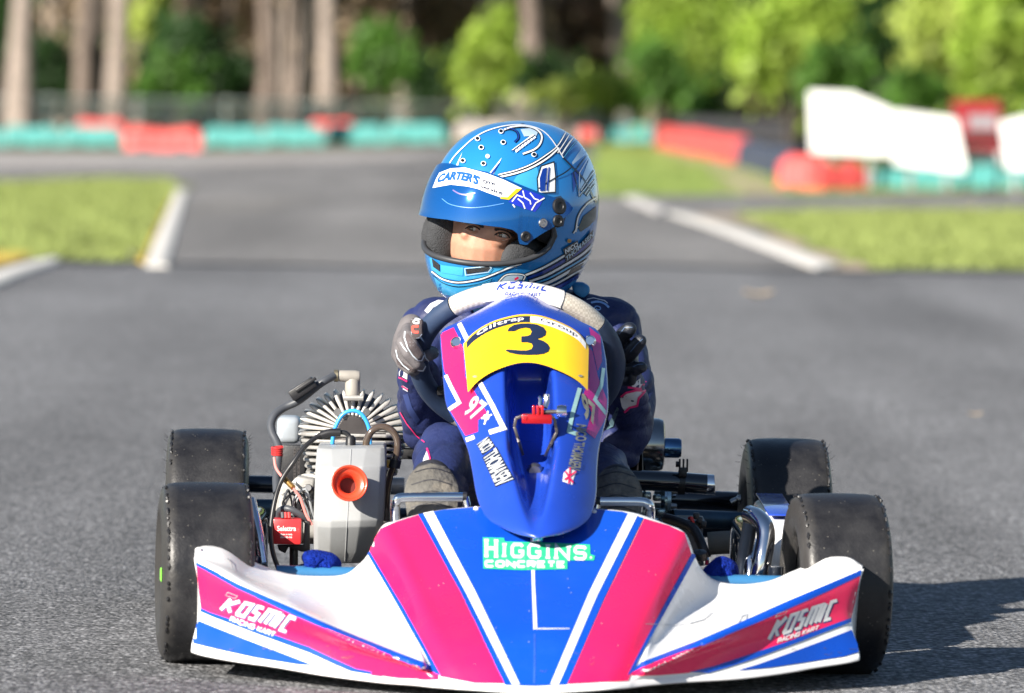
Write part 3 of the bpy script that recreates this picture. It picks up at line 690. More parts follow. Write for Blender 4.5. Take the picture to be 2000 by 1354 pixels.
# ------------------------------------------------------------------ wheels
def tyre_mat():
    m = mat('slick_rubber', (.028, .028, .031), rough=.62, spec=.35); N, L, b = nodes(m)
    tc = N.new('ShaderNodeTexCoord'); sx = N.new('ShaderNodeSeparateXYZ'); L(tc.outputs['Object'], sx.inputs[0])
    n1 = N.new('ShaderNodeTexNoise'); n1.inputs['Scale'].default_value = 9; n1.inputs['Detail'].default_value = 8; n1.inputs['Roughness'].default_value = .7; L(tc.outputs['Object'], n1.inputs['Vector'])
    r1 = N.new('ShaderNodeValToRGB'); e = r1.color_ramp.elements; e[0].position = .35; e[0].color = (.009, .009, .011, 1); e[1].position = .74; e[1].color = (.032, .032, .034, 1); L(n1.outputs['Fac'], r1.inputs[0])
    v = N.new('ShaderNodeTexVoronoi'); v.inputs['Scale'].default_value = 300; v.inputs['Randomness'].default_value = 1; L(tc.outputs['Object'], v.inputs['Vector'])
    sc = N.new('ShaderNodeSeparateColor'); L(v.outputs['Color'], sc.inputs[0])
    gt = N.new('ShaderNodeMath'); gt.operation = 'GREATER_THAN'; gt.inputs[1].default_value = .972; L(sc.outputs[0], gt.inputs[0])
    lt = N.new('ShaderNodeMath'); lt.operation = 'LESS_THAN'; lt.inputs[1].default_value = .33; L(v.outputs['Distance'], lt.inputs[0])
    mu = N.new('ShaderNodeMath'); mu.operation = 'MULTIPLY'; L(gt.outputs[0], mu.inputs[0]); L(lt.outputs[0], mu.inputs[1])
    mi = N.new('ShaderNodeMix'); mi.data_type = 'RGBA'; L(mu.outputs[0], mi.inputs[0]); L(r1.outputs[0], mi.inputs[6]); mi.inputs[7].default_value = (.085, .08, .07, 1)
    # scrubbed grey shoulder band
    ab = N.new('ShaderNodeMath'); ab.operation = 'ABSOLUTE'; L(sx.outputs['X'], ab.inputs[0])
    n2 = N.new('ShaderNodeTexNoise'); n2.inputs['Scale'].default_value = 60; n2.inputs['Detail'].default_value = 6; L(tc.outputs['Object'], n2.inputs['Vector'])
    md = N.new('ShaderNodeMath'); md.operation = 'MULTIPLY_ADD'; md.inputs[1].default_value = .03; L(n2.outputs['Fac'], md.inputs[0]); L(ab.outputs[0], md.inputs[2])
    mr = N.new('ShaderNodeMapRange'); mr.inputs[1].default_value = .058; mr.inputs[2].default_value = .074; mr.inputs[4].default_value = .5; L(md.outputs[0], mr.inputs[0])
    m2 = N.new('ShaderNodeMix'); m2.data_type = 'RGBA'; L(mr.outputs[0], m2.inputs[0]); L(mi.outputs[2], m2.inputs[6]); m2.inputs[7].default_value = (.055, .052, .048, 1)
    L(m2.outputs[2], b.inputs['Base Color'])
    n3 = N.new('ShaderNodeTexNoise'); n3.inputs['Scale'].default_value = 260; n3.inputs['Detail'].default_value = 4; L(tc.outputs['Object'], n3.inputs['Vector'])
    bp = N.new('ShaderNodeBump'); bp.inputs['Strength'].default_value = .22; bp.inputs['Distance'].default_value = .002; L(n3.outputs['Fac'], bp.inputs['Height']); L(bp.outputs[0], b.inputs['Normal'])
    rr = N.new('ShaderNodeMapRange'); rr.inputs[1].default_value = .35; rr.inputs[2].default_value = .65; rr.inputs[3].default_value = .30; rr.inputs[4].default_value = .58; L(n1.outputs['Fac'], rr.inputs[0]); L(rr.outputs[0], b.inputs['Roughness'])
    return m
M_tyre = tyre_mat()
M_rim = mat('magnesium_rim', (.10, .105, .115), rough=.3, metal=.9, var=.1, scale=20)
M_lime = mat('lime_mark', (.25, .7, .08), rough=.5)
def wheel(name, pos, R, wd, yaw, whisk, mark=False):
    wh = sub_empty(name, kart, pos); M0 = Matrix.Translation(pos) @ Matrix.Rotation(yaw, 4, 'Z')
    h = wd / 2; prof = [(-h * .72, .066), (-h * .86, .072), (-h * .97, .086), (-h, R * .70), (-h * .985, R * .80), (-h * .955, R * .885), (-h * .90, R * .945), (-h * .80, R * .978), (-h * .66, R * .991), (-h * .3, R * .999), (0, R)]
    prof = prof + [(-a, r) for a, r in prof[-2::-1]]
    fine = []
    for i in range(len(prof) - 1): fine += [(prof[i][0] + (prof[i + 1][0] - prof[i][0]) * k / 2, prof[i][1] + (prof[i + 1][1] - prof[i][1]) * k / 2) for k in range(2)]
    fine.append(prof[-1])
    def part(mb, nm, m, **k):
        o = mb.build(nm, m, None, **k); o.matrix_world = Matrix.Identity(4); o.parent = wh; o.location = (0, 0, 0); o.rotation_euler = (0, 0, yaw); return o
    b = MB(); b.lathe(fine, Matrix.Identity(4), 72)
    for v_ in b.v:           # squash where it carries the kart, and slight unevenness of worn rubber
        if v_.z < -R + .004: v_.z = -R + .0005
    ty = part(b, 'tyre', M_tyre, ang=60)
    b = MB(); b.lathe([(-h * .7, .067), (-h * .68, .06), (-h * .3, .055), (-h * .25, .02), (h * .25, .02), (h * .3, .055), (h * .68, .06), (h * .7, .067)], Matrix.Identity(4), 40); part(b, 'rim', M_rim)
    b = MB(); b.lathe([(-h * .75, .001), (-h * .75, .022), (h * .75, .022), (h * .75, .001)], Matrix.Identity(4), 20)
    for k in range(3):
        a = k * 2.094; b.box((h * .2, math.cos(a) * .038, math.sin(a) * .038), (.012, .018, .05), Matrix.Rotation(a - math.pi / 2, 3, 'X'))
    part(b, 'hub', M_steel, bevel=.002)
    # torn rubber edge along the shoulders
    b = MB()
    for sd in (-1, 1):
        a = random.uniform(0, .2)
        while a < 2 * math.pi:
            l = random.uniform(.02, .10)
            if random.random() < .7:
                r0 = R * .958
                b.tube([V(sd * h * (.875 + random.uniform(-.012, .012)), math.cos(a + l * k / 3) * (r0 + random.uniform(0, .0025)), math.sin(a + l * k / 3) * (r0 + random.uniform(0, .0025))) for k in range(4)], [.0008, .0025, .002, .0007], 5)
            a += l + random.uniform(.0, .05)
    part(b, 'torn_edge', M_rubber)['kind'] = 'stuff'
    if whisk:
        b = MB()
        for sd in (-1, 1):
            for k in range(30):
                a = k * .2094 + random.uniform(-.04, .04); p0 = V(sd * h * .97, math.cos(a) * R * .9, math.sin(a) * R * .9)
                d = V(sd * random.uniform(.4, 1), math.cos(a) * random.uniform(0, .8), math.sin(a) * random.uniform(0, .8)).normalized() * random.uniform(.004, .010); b.tube([p0, p0 + d * .6, p0 + d + V(0, 0, .001)], [.0005, .0004, .0002], 4)
        part(b, 'rubber_whisker', M_rubber)['kind'] = 'stuff'
    if mark:
        b = MB(); b.prism([V(-h - .0012, math.cos(a) * r, math.sin(a) * r) for a, r in [(3.0, .075), (3.0, .1), (3.2, .1), (3.2, .075)]], (.001, 0, 0)); part(b, 'lime_sticker', M_lime, smooth=False)
    return wh
def wp(px, Y, R): q = P(px, 1130 if Y < 8.5 else 1020, Y); return V(q.x, Y, R)
wheel('front_wheel', wp(399, 8.03, .1275), .1275, .131, rad(6.5), False, True)
wheel('front_wheel', wp(1632, 8.05, .1275), .1275, .131, rad(6.5), False)
wheel('rear_wheel', wp(404, 8.95, .1385), .1385, .130, rad(2.5), True)
wheel('rear_wheel', wp(1532, 8.99, .1385), .1385, .134, rad(2.5), True)

# ------------------------------------------------------------------ nose bumper
cols = [  # top edge, waist of the scoop, crease, hollow, bottom edge : (px, py, distance)
 ((381,1073,7.885),(380,1086,7.865),(380,1099,7.85),(391,1178,7.835),(374,1262,7.815)),
 ((405,1068,7.90),(402,1090,7.865),(398,1107,7.835),(408,1190,7.82),(402,1270,7.80)),
 ((448,1075,7.92),(446,1104,7.86),(445,1130,7.80),(455,1205,7.79),(462,1281,7.77)),
 ((501,1102,7.945),(498,1130,7.87),(500,1156,7.765),(520,1224,7.755),(535,1291,7.735)),
 ((560,1122,7.955),(562,1150,7.89),(575,1190,7.72),(600,1248,7.71),(630,1307,7.69)),
 ((620,1127,7.960),(640,1165,7.90),(680,1240,7.665),(712,1280,7.655),(740,1321,7.645)),
 ((672,1124,7.958),(705,1175,7.89),(770,1272,7.625),(785,1298,7.62),(806,1326,7.612)),
 ((700,1105,7.950),(745,1165,7.82),(822,1290,7.60),(830,1308,7.597),(843,1330,7.592)),
 ((719,1083,7.945),(763,1158,7.825),(812,1242,7.675),(837,1293,7.612),(857,1331,7.583)),
 ((745,1031,7.945),(795,1132,7.800),(843,1232,7.655),(870,1288,7.597),(893,1334,7.566)),
 ((775,1019,7.948),(828,1127,7.798),(878,1231,7.647),(906,1289,7.588),(927,1336,7.556)),
 ((835,1003,7.955),(884,1119,7.797),(928,1229,7.642),(951,1290,7.581),(968,1339,7.547)),
 ((910,993,7.962),(945,1115,7.797),(978,1228,7.640),(995,1290,7.579),(1008,1341,7.545)),
 ((1040,989,7.967),(1042,1114,7.799),(1043,1228,7.640),(1044,1290,7.579),(1044,1342,7.545)),
 ((1160,995,7.965),(1131,1117,7.799),(1105,1228,7.641),(1092,1290,7.580),(1082,1341,7.546)),
 ((1235,1003,7.960),(1197,1120,7.800),(1158,1229,7.645),(1138,1290,7.584),(1122,1339,7.550)),
 ((1300,1025,7.955),(1253,1130,7.802),(1205,1232,7.651),(1180,1290,7.591),(1158,1337,7.559)),
 ((1338,1043,7.950),(1290,1142,7.806),(1240,1236,7.660),(1214,1290,7.600),(1192,1334,7.569)),
 ((1356,1085,7.948),(1316,1160,7.830),(1270,1243,7.680),(1246,1294,7.616),(1226,1331,7.587)),
 ((1370,1112,7.955),(1336,1172,7.858),(1264,1297,7.608),(1257,1312,7.603),(1243,1329,7.598)),
 ((1395,1134,7.962),(1370,1182,7.885),(1312,1278,7.640),(1298,1302,7.626),(1280,1325,7.619)),
 ((1440,1143,7.966),(1425,1178,7.91),(1392,1240,7.675),(1370,1278,7.668),(1345,1320,7.655)),
 ((1500,1137,7.962),(1497,1164,7.90),(1480,1204,7.73),(1462,1256,7.72),(1445,1314,7.70)),
 ((1555,1115,7.952),(1556,1143,7.88),(1550,1172,7.775),(1542,1238,7.765),(1532,1303,7.745)),
 ((1605,1093,7.93),(1606,1121,7.87),(1605,1148,7.81),(1598,1222,7.80),(1595,1292,7.78)),
 ((1655,1090,7.91),(1658,1110,7.875),(1660,1126,7.845),(1648,1212,7.83),(1654,1283,7.81)),
 ((1685,1106,7.895),(1685,1113,7.875),(1685,1119,7.86),(1663,1200,7.845),(1679,1277,7.825)),
]
ctrl = [[P(*q) for q in c] for c in cols]
fine = []
for c in ctrl:
    r = cat1(c, 9)
    b_ = r[-1]; t_ = r[0]
    lipo = [b_ + V(0, -.004, -.003), b_ + V(0, -.004, -.008), b_ + V(0, .01, -.011), b_ + V(0, .12, -.006)]
    back = [t_ + V(0, .16, -.10 if t_.z > .16 else -.06), t_ + V(0, .045, -.035), t_ + V(0, .02, -.008), t_ + V(0, .008, .001)]
    fine.append(back + r + lipo)
rows = list(zip(*fine)); rows = [cat1(list(r), 7) for r in rows]
b = MB(); b.grid(rows)
m_ = len(rows[0]); n_ = len(rows)
b.f.append(tuple(i * m_ for i in range(n_))); b.f.append(tuple(i * m_ + m_ - 1 for i in range(n_))[::-1])
nose = b.build('front_bumper', M_white, kart, ang=55)
NB = bvh_of(nose)
def nst(nm, polys, m, lay, cell=6.):
    if nm in ('pink_band', 'pinstripe'): cell = 4.
    return sticker(nm, polys, NB, m, nose, .0007 + .0004 * lay, cell)
blA = [BL(c) for c in [(66, 395), (170, 448), (300, 520), (450, 588), (600, 655), (730, 716), (850, 768), (1000, 828), (1200, 908), (1395, 980)]]   # upper edge of the blue pinstripe, left wing
blB = [BL(c) for c in [(70, 415), (170, 470), (300, 545), (450, 614), (600, 686), (730, 742), (850, 792), (1000, 852), (1200, 936), (1420, 1022)]]
nst('pinstripe', [[blA[i], blA[i + 1], blB[i + 1], blB[i]] for i in range(len(blA) - 1)], M_blue, 2)
lowA = [BL(c) for c in [(95, 651), (150, 676), (260, 712), (400, 762), (550, 815), (700, 868), (830, 930), (960, 988), (1050, 1005)]]
lowB = [BL(c) for c in [(94, 671), (150, 696), (260, 738), (400, 792), (550, 846), (700, 900), (830, 960), (930, 1003), (1048, 1020)]]
nst('pink_band', [[blB[i], blB[i + 1], BL((1426, 1046)) if i == 8 else BL(((64, 300, 450, 600, 730, 850, 1000, 1200, 1420)[i + 1], 0)), blB[i]][:2] for i in range(0)] + [blB + [BL((1420, 1052)), BL((1200, 1046)), BL((1050, 1026))] + lowA[:-1][::-1]], M_pink, 1)
nst('pinstripe', [[lowA[i], lowA[i + 1], lowB[i + 1], lowB[i]] for i in range(len(lowA) - 1)], M_blue, 2)
nst('blue_panel', [[BL(c) for c in [(82, 722), (200, 770), (400, 848), (560, 908), (720, 970), (640, 966), (400, 928), (200, 884), (42, 846), (36, 800), (60, 765)]]], M_blue, 1)
brA = [BR(c) for c in [(1893, 428), (1700, 512), (1500, 598), (1300, 688), (1000, 818), (800, 894), (700, 930)]]
brB = [BR(c) for c in [(1888, 456), (1700, 548), (1500, 636), (1300, 724), (1000, 846), (800, 920), (636, 988)]]
nst('pinstripe', [[brA[i], brA[i + 1], brB[i + 1], brB[i]] for i in range(6)], M_blue, 2)
rlA = [BR(c) for c in [(1838, 686), (1700, 736), (1500, 812), (1300, 880), (1100, 946), (960, 980)]]
rlB = [BR(c) for c in [(1836, 710), (1700, 762), (1500, 838), (1300, 912), (1150, 960), (1060, 985)]]
nst('pink_band', [brB + [BR((650, 1000)), BR((800, 996)), BR((950, 985))] + rlA[:-1][::-1]], M_pink, 1)
nst('pinstripe', [[rlA[i], rlA[i + 1], rlB[i + 1], rlB[i]] for i in range(5)], M_blue, 2)
nst('blue_panel', [[BR(c) for c in [(1840, 752), (1700, 806), (1500, 880), (1330, 940), (1220, 972), (1400, 956), (1600, 926), (1800, 896), (1878, 872), (1872, 830)]]], M_blue, 1)
# hood
def q_(*c): return [tuple(p) for p in c]
nst('pink_panel', [[(723, 1079), (728, 1060), (745, 1033), (775, 1020), (817, 1007), (906, 1170), (985, 1336), (927, 1335), (861, 1322), (790, 1190)]], M_pink, 1)
nst('pinstripe', [[(719, 1082), (724, 1078), (791, 1190), (862, 1320), (850, 1316), (783, 1194)]], M_blue, 2)
nst('blue_panel', [[(817, 1006), (867, 997), (927, 992), (1040, 990), (1166, 996), (1216, 1001), (1256, 1013), (1180, 1170), (1107, 1338), (1044, 1341), (986, 1339), (905, 1170)]], M_blue, 1)
nst('white_stripe', [[(827, 1004), (846, 1000), (930, 1160), (1015, 1338), (1000, 1338), (913, 1165)]], M_swhite, 2)
nst('white_stripe', [[(1245, 1008), (1227, 1004), (1150, 1160), (1075, 1338), (1091, 1338), (1166, 1165)]], M_swhite, 2)
nst('pink_panel', [[(1258, 1014), (1306, 1028), (1336, 1042), (1349, 1082), (1305, 1165), (1231, 1318), (1226, 1330), (1109, 1337), (1182, 1170)]], M_pink, 1)
nst('pinstripe', [[(1350, 1081), (1358, 1086), (1312, 1170), (1232, 1316), (1224, 1320), (1304, 1166)]], M_blue, 2)
nst('white_stripe', [[(1036, 1050), (1042, 1050), (1045, 1150), (1049, 1228), (1042, 1232), (1039, 1150)], [(1049, 1229), (1112, 1229), (1112, 1230.2), (1044, 1231)]], M_swhite, 2)  # level arm of the L paints the light change along the hood crease
nst('moulding_line', stroke([(1044, 1240), (1044, 1300), (1043, 1336)], 3), mat('scuffed_blue', (.03, .09, .42), rough=.4, var=.2, scale=40), 2)
# HIGGINS CONCRETE
hg = qmap([(950, 1063), (1050, 1066), (1148, 1070)], [(948, 1089), (1050, 1091), (1146, 1094)])
hgH = qmap([(950, 1058), (969, 1059)], [(950, 1089), (969, 1090)])
hg2 = qmap([(982, 1066), (1060, 1068), (1144, 1072)], [(981, 1089), (1060, 1092), (1142, 1095)])
cc = qmap([(949, 1099), (1028, 1100), (1102, 1101)], [(949, 1109), (1028, 1110), (1102, 1110)])
green = [[(943, 1052), (984, 1053), (986, 1060), (1060, 1062), (1152, 1066), (1153, 1085), (1162, 1088), (1160, 1097), (1108, 1097), (1108, 1114), (1020, 1116), (944, 1113)]]
nst('sponsor_outline', green, M_green, 3)
HWD = {'H': 1.1, 'I': .35, 'G': 1.0, 'N': 1.1, 'S': .9}
nst('sponsor_lettering', block_polys('H', hgH, 7.0, serif=.22) + block_polys('IGGINS', hg2, 6.0, gap=.58, serif=.22, widths=HWD) + block_polys('CONCRETE', cc, 4.8, gap=.5) + disc((1154, 1092), 2.2), M_swhite, 4, 10.)
# swept maker's logo on both wings
def logo(top, bot, wd, m, lay, bv, par, sub=None, mm=None, eps=.0004, nm='maker_lettering'):
    f = qmap(top, bot); W_ = {'k': 1.15, 'o': 1.0, 's': .8, 'm': 1.25, 'i': .30, 'c': .9}
    adv = 0; cells = []
    for ch in 'kosmic': cells.append((ch, adv, W_[ch])); adv += W_[ch] + .34
    tot = adv - .34; r = []
    for ch, x0, a in cells:
        for st in GLY[ch]: r += stroke([f((x0 + p[0] * a) / tot, p[1]) for p in st], wd)
    return sticker(nm, r, bv, m, par, eps * lay, 10.)
SHAD = mat('lettering_shadow', (.02, .05, .22), rough=.4, coat=.2, var=.1)
def off(pts, dx, dy): return [(p[0] + dx, p[1] + dy) for p in pts]
t_, b2 = [(446, 1168), (515, 1186), (578, 1207)], [(432, 1191), (500, 1212), (563, 1236)]
logo(off(t_, 1.5, 1.5), off(b2, 1.5, 1.5), 8.4, SHAD, 3, NB, nose, nm='lettering_shadow'); logo(t_, b2, 6.6, M_swhite, 4, NB, nose)
nst('small_lettering', block_polys('RACING KART', qmap([(454, 1205), (540, 1236)], [(451, 1213), (536, 1244)]), 2.3, gap=.35), M_swhite, 3, 10.)
nst('logo_mark', stroke([(443, 1163), (447, 1157), (466, 1164), (461, 1169), (444, 1163)], 1.0), M_grey, 4)
t_, b2 = [(1514, 1212), (1575, 1190), (1632, 1172)], [(1500, 1249), (1563, 1226), (1624, 1208)]
logo(off(t_, 1.5, 1.5), off(b2, 1.5, 1.5), 8.4, SHAD, 3, NB, nose, nm='lettering_shadow'); logo(t_, b2, 6.4, M_swhite, 4, NB, nose)
nst('small_lettering', block_polys('RACING KART', qmap([(1519, 1248), (1598, 1222)], [(1517, 1256), (1595, 1230)]), 2.2, gap=.35), M_swhite, 3, 10.)
nst('logo_mark', stroke([(1512, 1206), (1516, 1199), (1536, 1193), (1531, 1199), (1513, 1205)], 1.0), M_grey, 4)
nst('scuff', stroke([BL((238, 378)), BL((262, 402)), BL((268, 440))], 2.5, 1.2) + stroke([BR((1228, 720)), BR((1250, 680)), BR((1278, 672)), BR((1270, 700))], 2.2) + stroke([BR((960, 722)), BR((1040, 700)), BR((1085, 662))], 2.0)
    + stroke([BR((720, 722)), BR((860, 728)), BR((950, 724))], 1.0), M_grey, 2)
wr_ = random.Random(11); marks = []
for k in range(26):
    x = wr_.uniform(400, 1660); y = {0: 1300, 1: 1320}[k % 2] - abs(x - 1040) * .055 + wr_.uniform(-22, 2); l = wr_.uniform(5, 26)
    marks += stroke([(x, y), (x + l * .5, y + wr_.uniform(-3, 3)), (x + l, y + wr_.uniform(-5, 3))], wr_.uniform(.5, 1.6), .3)
nst('scuff', marks, mat('rubber_mark', (.10, .09, .10), rough=.6, var=.3), 3)['kind'] = 'stuff'
marks = []
for k in range(40):
    x = wr_.uniform(740, 1330); y = wr_.uniform(1030, 1300); marks += disc((x, y), wr_.uniform(.4, 1.1), 6)
nst('stone_chip', marks, M_grey, 3)['kind'] = 'stuff'
for c in ((388, 1075), (1679, 1110), (930, 995), (1160, 1001)):
    h_ = NB.ray_cast(CAM, ray(*c).normalized())
    if h_[0] is not None:
        b = MB(); b.ball(h_[0], .0045, 10); b.build('clip_pin', M_swhite, nose)

# ------------------------------------------------------------------ front fairing with the number plate
frow = [  # py, left px, right px, distance of the middle, wrap of the sides, groove depth
 (577, 1000, 1040, 8.262, .020, 0), (583, 976, 1052, 8.245, .03, 0), (595, 955, 1072, 8.225, .04, 0), (607, 934, 1098, 8.210, .05, 0), (628, 896, 1135, 8.190, .06, 0), (649, 862, 1170, 8.170, .075, 0), (697, 862, 1183, 8.125, .09, .0), (720, 864, 1185, 8.105, .09, .07),
 (748, 866, 1187, 8.080, .09, .105), (793, 872, 1188, 8.040, .09, .115), (832, 893, 1181, 8.005, .085, .115), (877, 913, 1170, 7.965, .08, .108), (919, 922, 1166, 7.930, .075, .09), (960, 929, 1165, 7.896, .07, .064), (990, 938, 1160, 7.872, .065, .034),
 (1014, 954, 1149, 7.852, .05, .010), (1032, 982, 1126, 7.838, .03, .003), (1044, 1012, 1096, 7.830, .015, 0), (1050, 1040, 1060, 7.828, .003, 0)]
fr = cat1([Vector(r) for r in frow], 4)
NT = 110; rows = []; side = []
for r in fr:
    py, lx, rx, yc, wr, gv = r[0], r[1], r[2], r[3], r[4], max(0, r[5])
    row = []
    gc = 1032 + (1044 - 1032) * max(0, min(1, (py - 700) / 300)) ; gw = max(6, 38 - max(0, py - 880) * .20)
    for k in range(NT + 1):
        t = -1 + 2 * k / NT; t = math.copysign(abs(t) ** .9, t)
        px = (lx + rx) / 2 + t * (rx - lx) / 2
        g = gv / (1 + math.exp((abs(px - gc) - gw) / 3.2)) if gv else 0
        row.append(P(px, py, yc + wr * abs(t) ** 2.4 + g))
    a, e = row[0], row[-1]
    row = [a + V(.012, .07, -.01), a + V(.003, .02, -.002)] + row + [e + V(-.003, .02, -.002), e + V(-.012, .07, -.01)]
    rows.append(row)
top = rows[0]; rows = [[p + V(0, .05, -.02) for p in top], [p + V(0, .012, .002) for p in top]] + rows + [[p + V(0, .012, -.006) for p in rows[-1]], [p + V(0, .06, -.006) for p in rows[-1]]]
b = MB(); b.grid(rows)
M_fair = mat('fairing_blue', (.012, .050, .38), rough=.24, coat=.5, var=.06, scale=7, rvar=.07, dirt=(.05, .09, .34), dirt_amt=.2, dirt_scale=12)
fair = b.build('front_fairing', M_fair, kart, ang=70)
FB = bvh_of(fair)
def fst(nm, polys, m, lay=1, cell=6.): return sticker(nm, polys, FB, m, fair, .0005 * lay, cell)
fst('pink_patch', [[FC(c) for c in [(432, 398), (520, 358), (552, 420), (585, 500), (600, 700), (640, 760), (720, 900), (760, 960), (690, 1000), (690, 1080), (605, 1108), (545, 1010), (500, 935), (575, 888), (545, 810), (458, 662), (445, 560)]]], M_pink)
fst('white_chevron', stroke([FC((468, 690)), FC((505, 770)), FC((562, 880)), FC((490, 928))], 7), M_swhite, 2)
fst('white_dash', stroke([FC((560, 330)), FC((620, 450))], 9), M_swhite, 2)
fst('white_chevron', stroke([FC((705, 745)), FC((790, 900)), FC((868, 1058)), FC((770, 1088))], 9), M_swhite, 2)
fst('white_dash', stroke([FC((610, 1140)), FC((668, 1118))], 8), M_swhite, 2)
fst('small_number', font_polys('97', qmap([NC((330, 130)), NC((440, 210))], [NC((230, 290)), NC((330, 360))]), .03), M_grey, 2)
fst('small_star', disc(NC((425, 320)), 6) + stroke([NC((385, 330)), NC((470, 300))], 3) + stroke([NC((410, 380)), NC((440, 270))], 3), M_swhite, 2)
fst('name_shadow', [[NC(c) for c in [(345, 545), (445, 475), (500, 560), (392, 635)]], [NC(c) for c in [(390, 650), (510, 562), (655, 835), (500, 898)]]], M_navy, 1)
NLT = mat('name_lettering', (.52, .54, .55), rough=.35, var=.15, scale=90)
fst('name_lettering', font_polys('NICO', qmap([NC((443, 482)), NC((494, 558))], [NC((352, 546)), NC((396, 626))]), .015)
    + font_polys('THOMASEN', qmap([NC((506, 575)), NC((645, 833))], [NC((400, 650)), NC((502, 888))]), .015), NLT, 3)
fst('flag_patch', [[NC(c) for c in [(1060, 780), (1100, 740), (1165, 765), (1130, 860), (1135, 880), (1050, 850)]]], M_swhite, 1)
fst('flag_cross', stroke([NC((1070, 770)), NC((1135, 865))], 3) + stroke([NC((1160, 770)), NC((1065, 840))], 3) + stroke([NC((1110, 740)), NC((1100, 870))], 3), M_pink, 3)
# right flank graphics at a glancing angle, with reflections put into their colours
M_teal = mat('sticker_teal_reflect', (.30, .50, .50), rough=.25, coat=.4, var=.15, scale=30)
M_olive = mat('sticker_olive', (.22, .22, .17), rough=.35, coat=.3, var=.4, scale=70)  # dull reflection put into the colour of the flank lettering
M_mag = mat('sticker_magenta', (.45, .012, .20), rough=.22, coat=.5)
fst('pink_patch', [[FC(c) for c in [(1462, 355), (1540, 415), (1552, 590), (1520, 660), (1490, 520)]]], M_mag, 1)
fst('pink_patch', [[FC(c) for c in [(1440, 480), (1485, 520), (1520, 690), (1585, 860), (1580, 980), (1500, 1130), (1440, 1080), (1480, 950), (1420, 830), (1465, 700)]]], M_mag, 1)
fst('teal_chevron', stroke([FC((1560, 640)), FC((1545, 760)), FC((1500, 860)), FC((1580, 960))], 7) + stroke([FC((1395, 780)), FC((1345, 960)), FC((1320, 1080)), FC((1375, 1100))], 8), M_teal, 2)
fst('reflection_lettering', font_polys('97', qmap([FC((1400, 800)), FC((1500, 900))], [FC((1420, 990)), FC((1520, 1060))]), .04) + font_polys('NICO', qmap([FC((1440, 1040)), FC((1440, 1150))], [FC((1370, 1030)), FC((1360, 1150))]), .03)
    + font_polys('THOMASEN', qmap([FC((1430, 1160)), FC((1395, 1360))], [FC((1355, 1160)), FC((1310, 1330))]), .03), M_olive, 3)
# number plate: a curved sheet bridging the groove
pt = [(905, 672), (925, 650), (960, 629), (1000, 617), (1030, 614), (1062, 618), (1100, 632), (1130, 650), (1150, 676)]
pb = [(914, 766), (933, 745), (962, 726), (1000, 712), (1030, 708), (1062, 713), (1100, 728), (1128, 744), (1148, 763)]
def fair_depth(px, py):
    i = max(k for k in range(len(fr)) if fr[k][0] <= py or k == 0); i = min(i, len(fr) - 2); u = (py - fr[i][0]) / max(1e-6, fr[i + 1][0] - fr[i][0]); r = fr[i].lerp(fr[i + 1], max(0, min(1, u)))
    t = abs((px - (r[1] + r[2]) / 2) / ((r[2] - r[1]) / 2)); return r[3] + r[4] * min(1, (t / 1.0) ** (1 / .9 * 1.0)) ** 2.4
pt2, pb2 = cat1([Vector(p) for p in pt], 4), cat1([Vector(p) for p in pb], 4); rows = []
n = len(pt2)
for j in range(13):
    v = j / 12; row = []
    for i in range(n):
        q = pt2[i].lerp(pb2[i], v); t = (q.x - 1030) / 122
        row.append(P(q.x, q.y, fair_depth(q.x, q.y) - .010))
    rows.append(row)
b = MB(); b.grid(rows); back = [[p + V(0, .0025, 0) for p in r] for r in rows]; b.grid(back, flip=True)
for e0, e1 in ((rows[0], back[0]), (rows[-1], back[-1]), ([r[0] for r in rows], [r[0] for r in back]), ([r[-1] for r in rows], [r[-1] for r in back])): b.grid([e0, e1])
M_yel = mat('plate_yellow', (.86, .52, .012), rough=.3, coat=.5, var=.04, scale=9, rvar=.06)
plate = b.build('number_plate', M_yel, fair, ang=50)
PB = bvh_of(plate)
def pst(nm, polys, m, lay=1, cell=10.):
    return sticker(nm, polys, PB, m, plate, .0005 * lay, cell)
def arcband(u0, u1, v0, v1, n=14):
    r = []
    f = lambda u, v: tuple(pt2[int(u * (n_ - 1))].lerp(pb2[int(u * (n_ - 1))], v))
    n_ = len(pt2)
    us = [u0 + (u1 - u0) * k / n for k in range(n + 1)]
    def g(u, v):
        x = u * (n_ - 1); i = min(n_ - 2, int(x)); k = x - i; return tuple(pt2[i].lerp(pt2[i + 1], k).lerp(pb2[i].lerp(pb2[i + 1], k), v))
    return [[g(us[k], v0), g(us[k + 1], v0), g(us[k + 1], v1), g(us[k], v1)] for k in range(n)]
def pg(u, v):
    x = max(0, min(.9999, u)) * (len(pt2) - 1); i = int(x); k = x - i; return tuple(pt2[i].lerp(pt2[i + 1], k).lerp(pb2[i].lerp(pb2[i + 1], k), v))
# stickers of the plate become sub-parts of the fairing (no deeper level)
def pst(nm, polys, m, lay=1, cell=10.): return sticker(nm, polys, PB, m, fair, .0005 * lay, cell)
pst('sponsor_band', arcband(.04, .52, .04, .17), M_navy, 1); pst('sponsor_band', arcband(.525, .96, .04, .17), M_swhite, 1)
pst('sponsor_lettering', font_polys('Giltrap', lambda u, v: pg(.15 + .32 * u, .155 - .105 * v), .012), M_swhite, 2)
pst('sponsor_lettering', font_polys('Group', lambda u, v: pg(.60 + .26 * u, .155 - .10 * v), .0), M_navy, 2)
three = curve2([FC(c) for c in [(905, 385), (930, 352), (985, 340), (1050, 343), (1110, 362), (1128, 392), (1095, 418), (1030, 430)]], 5)
three2 = curve2([FC(c) for c in [(1030, 438), (1100, 450), (1143, 480), (1140, 515), (1090, 538), (1020, 540), (940, 535), (890, 515)]], 5)
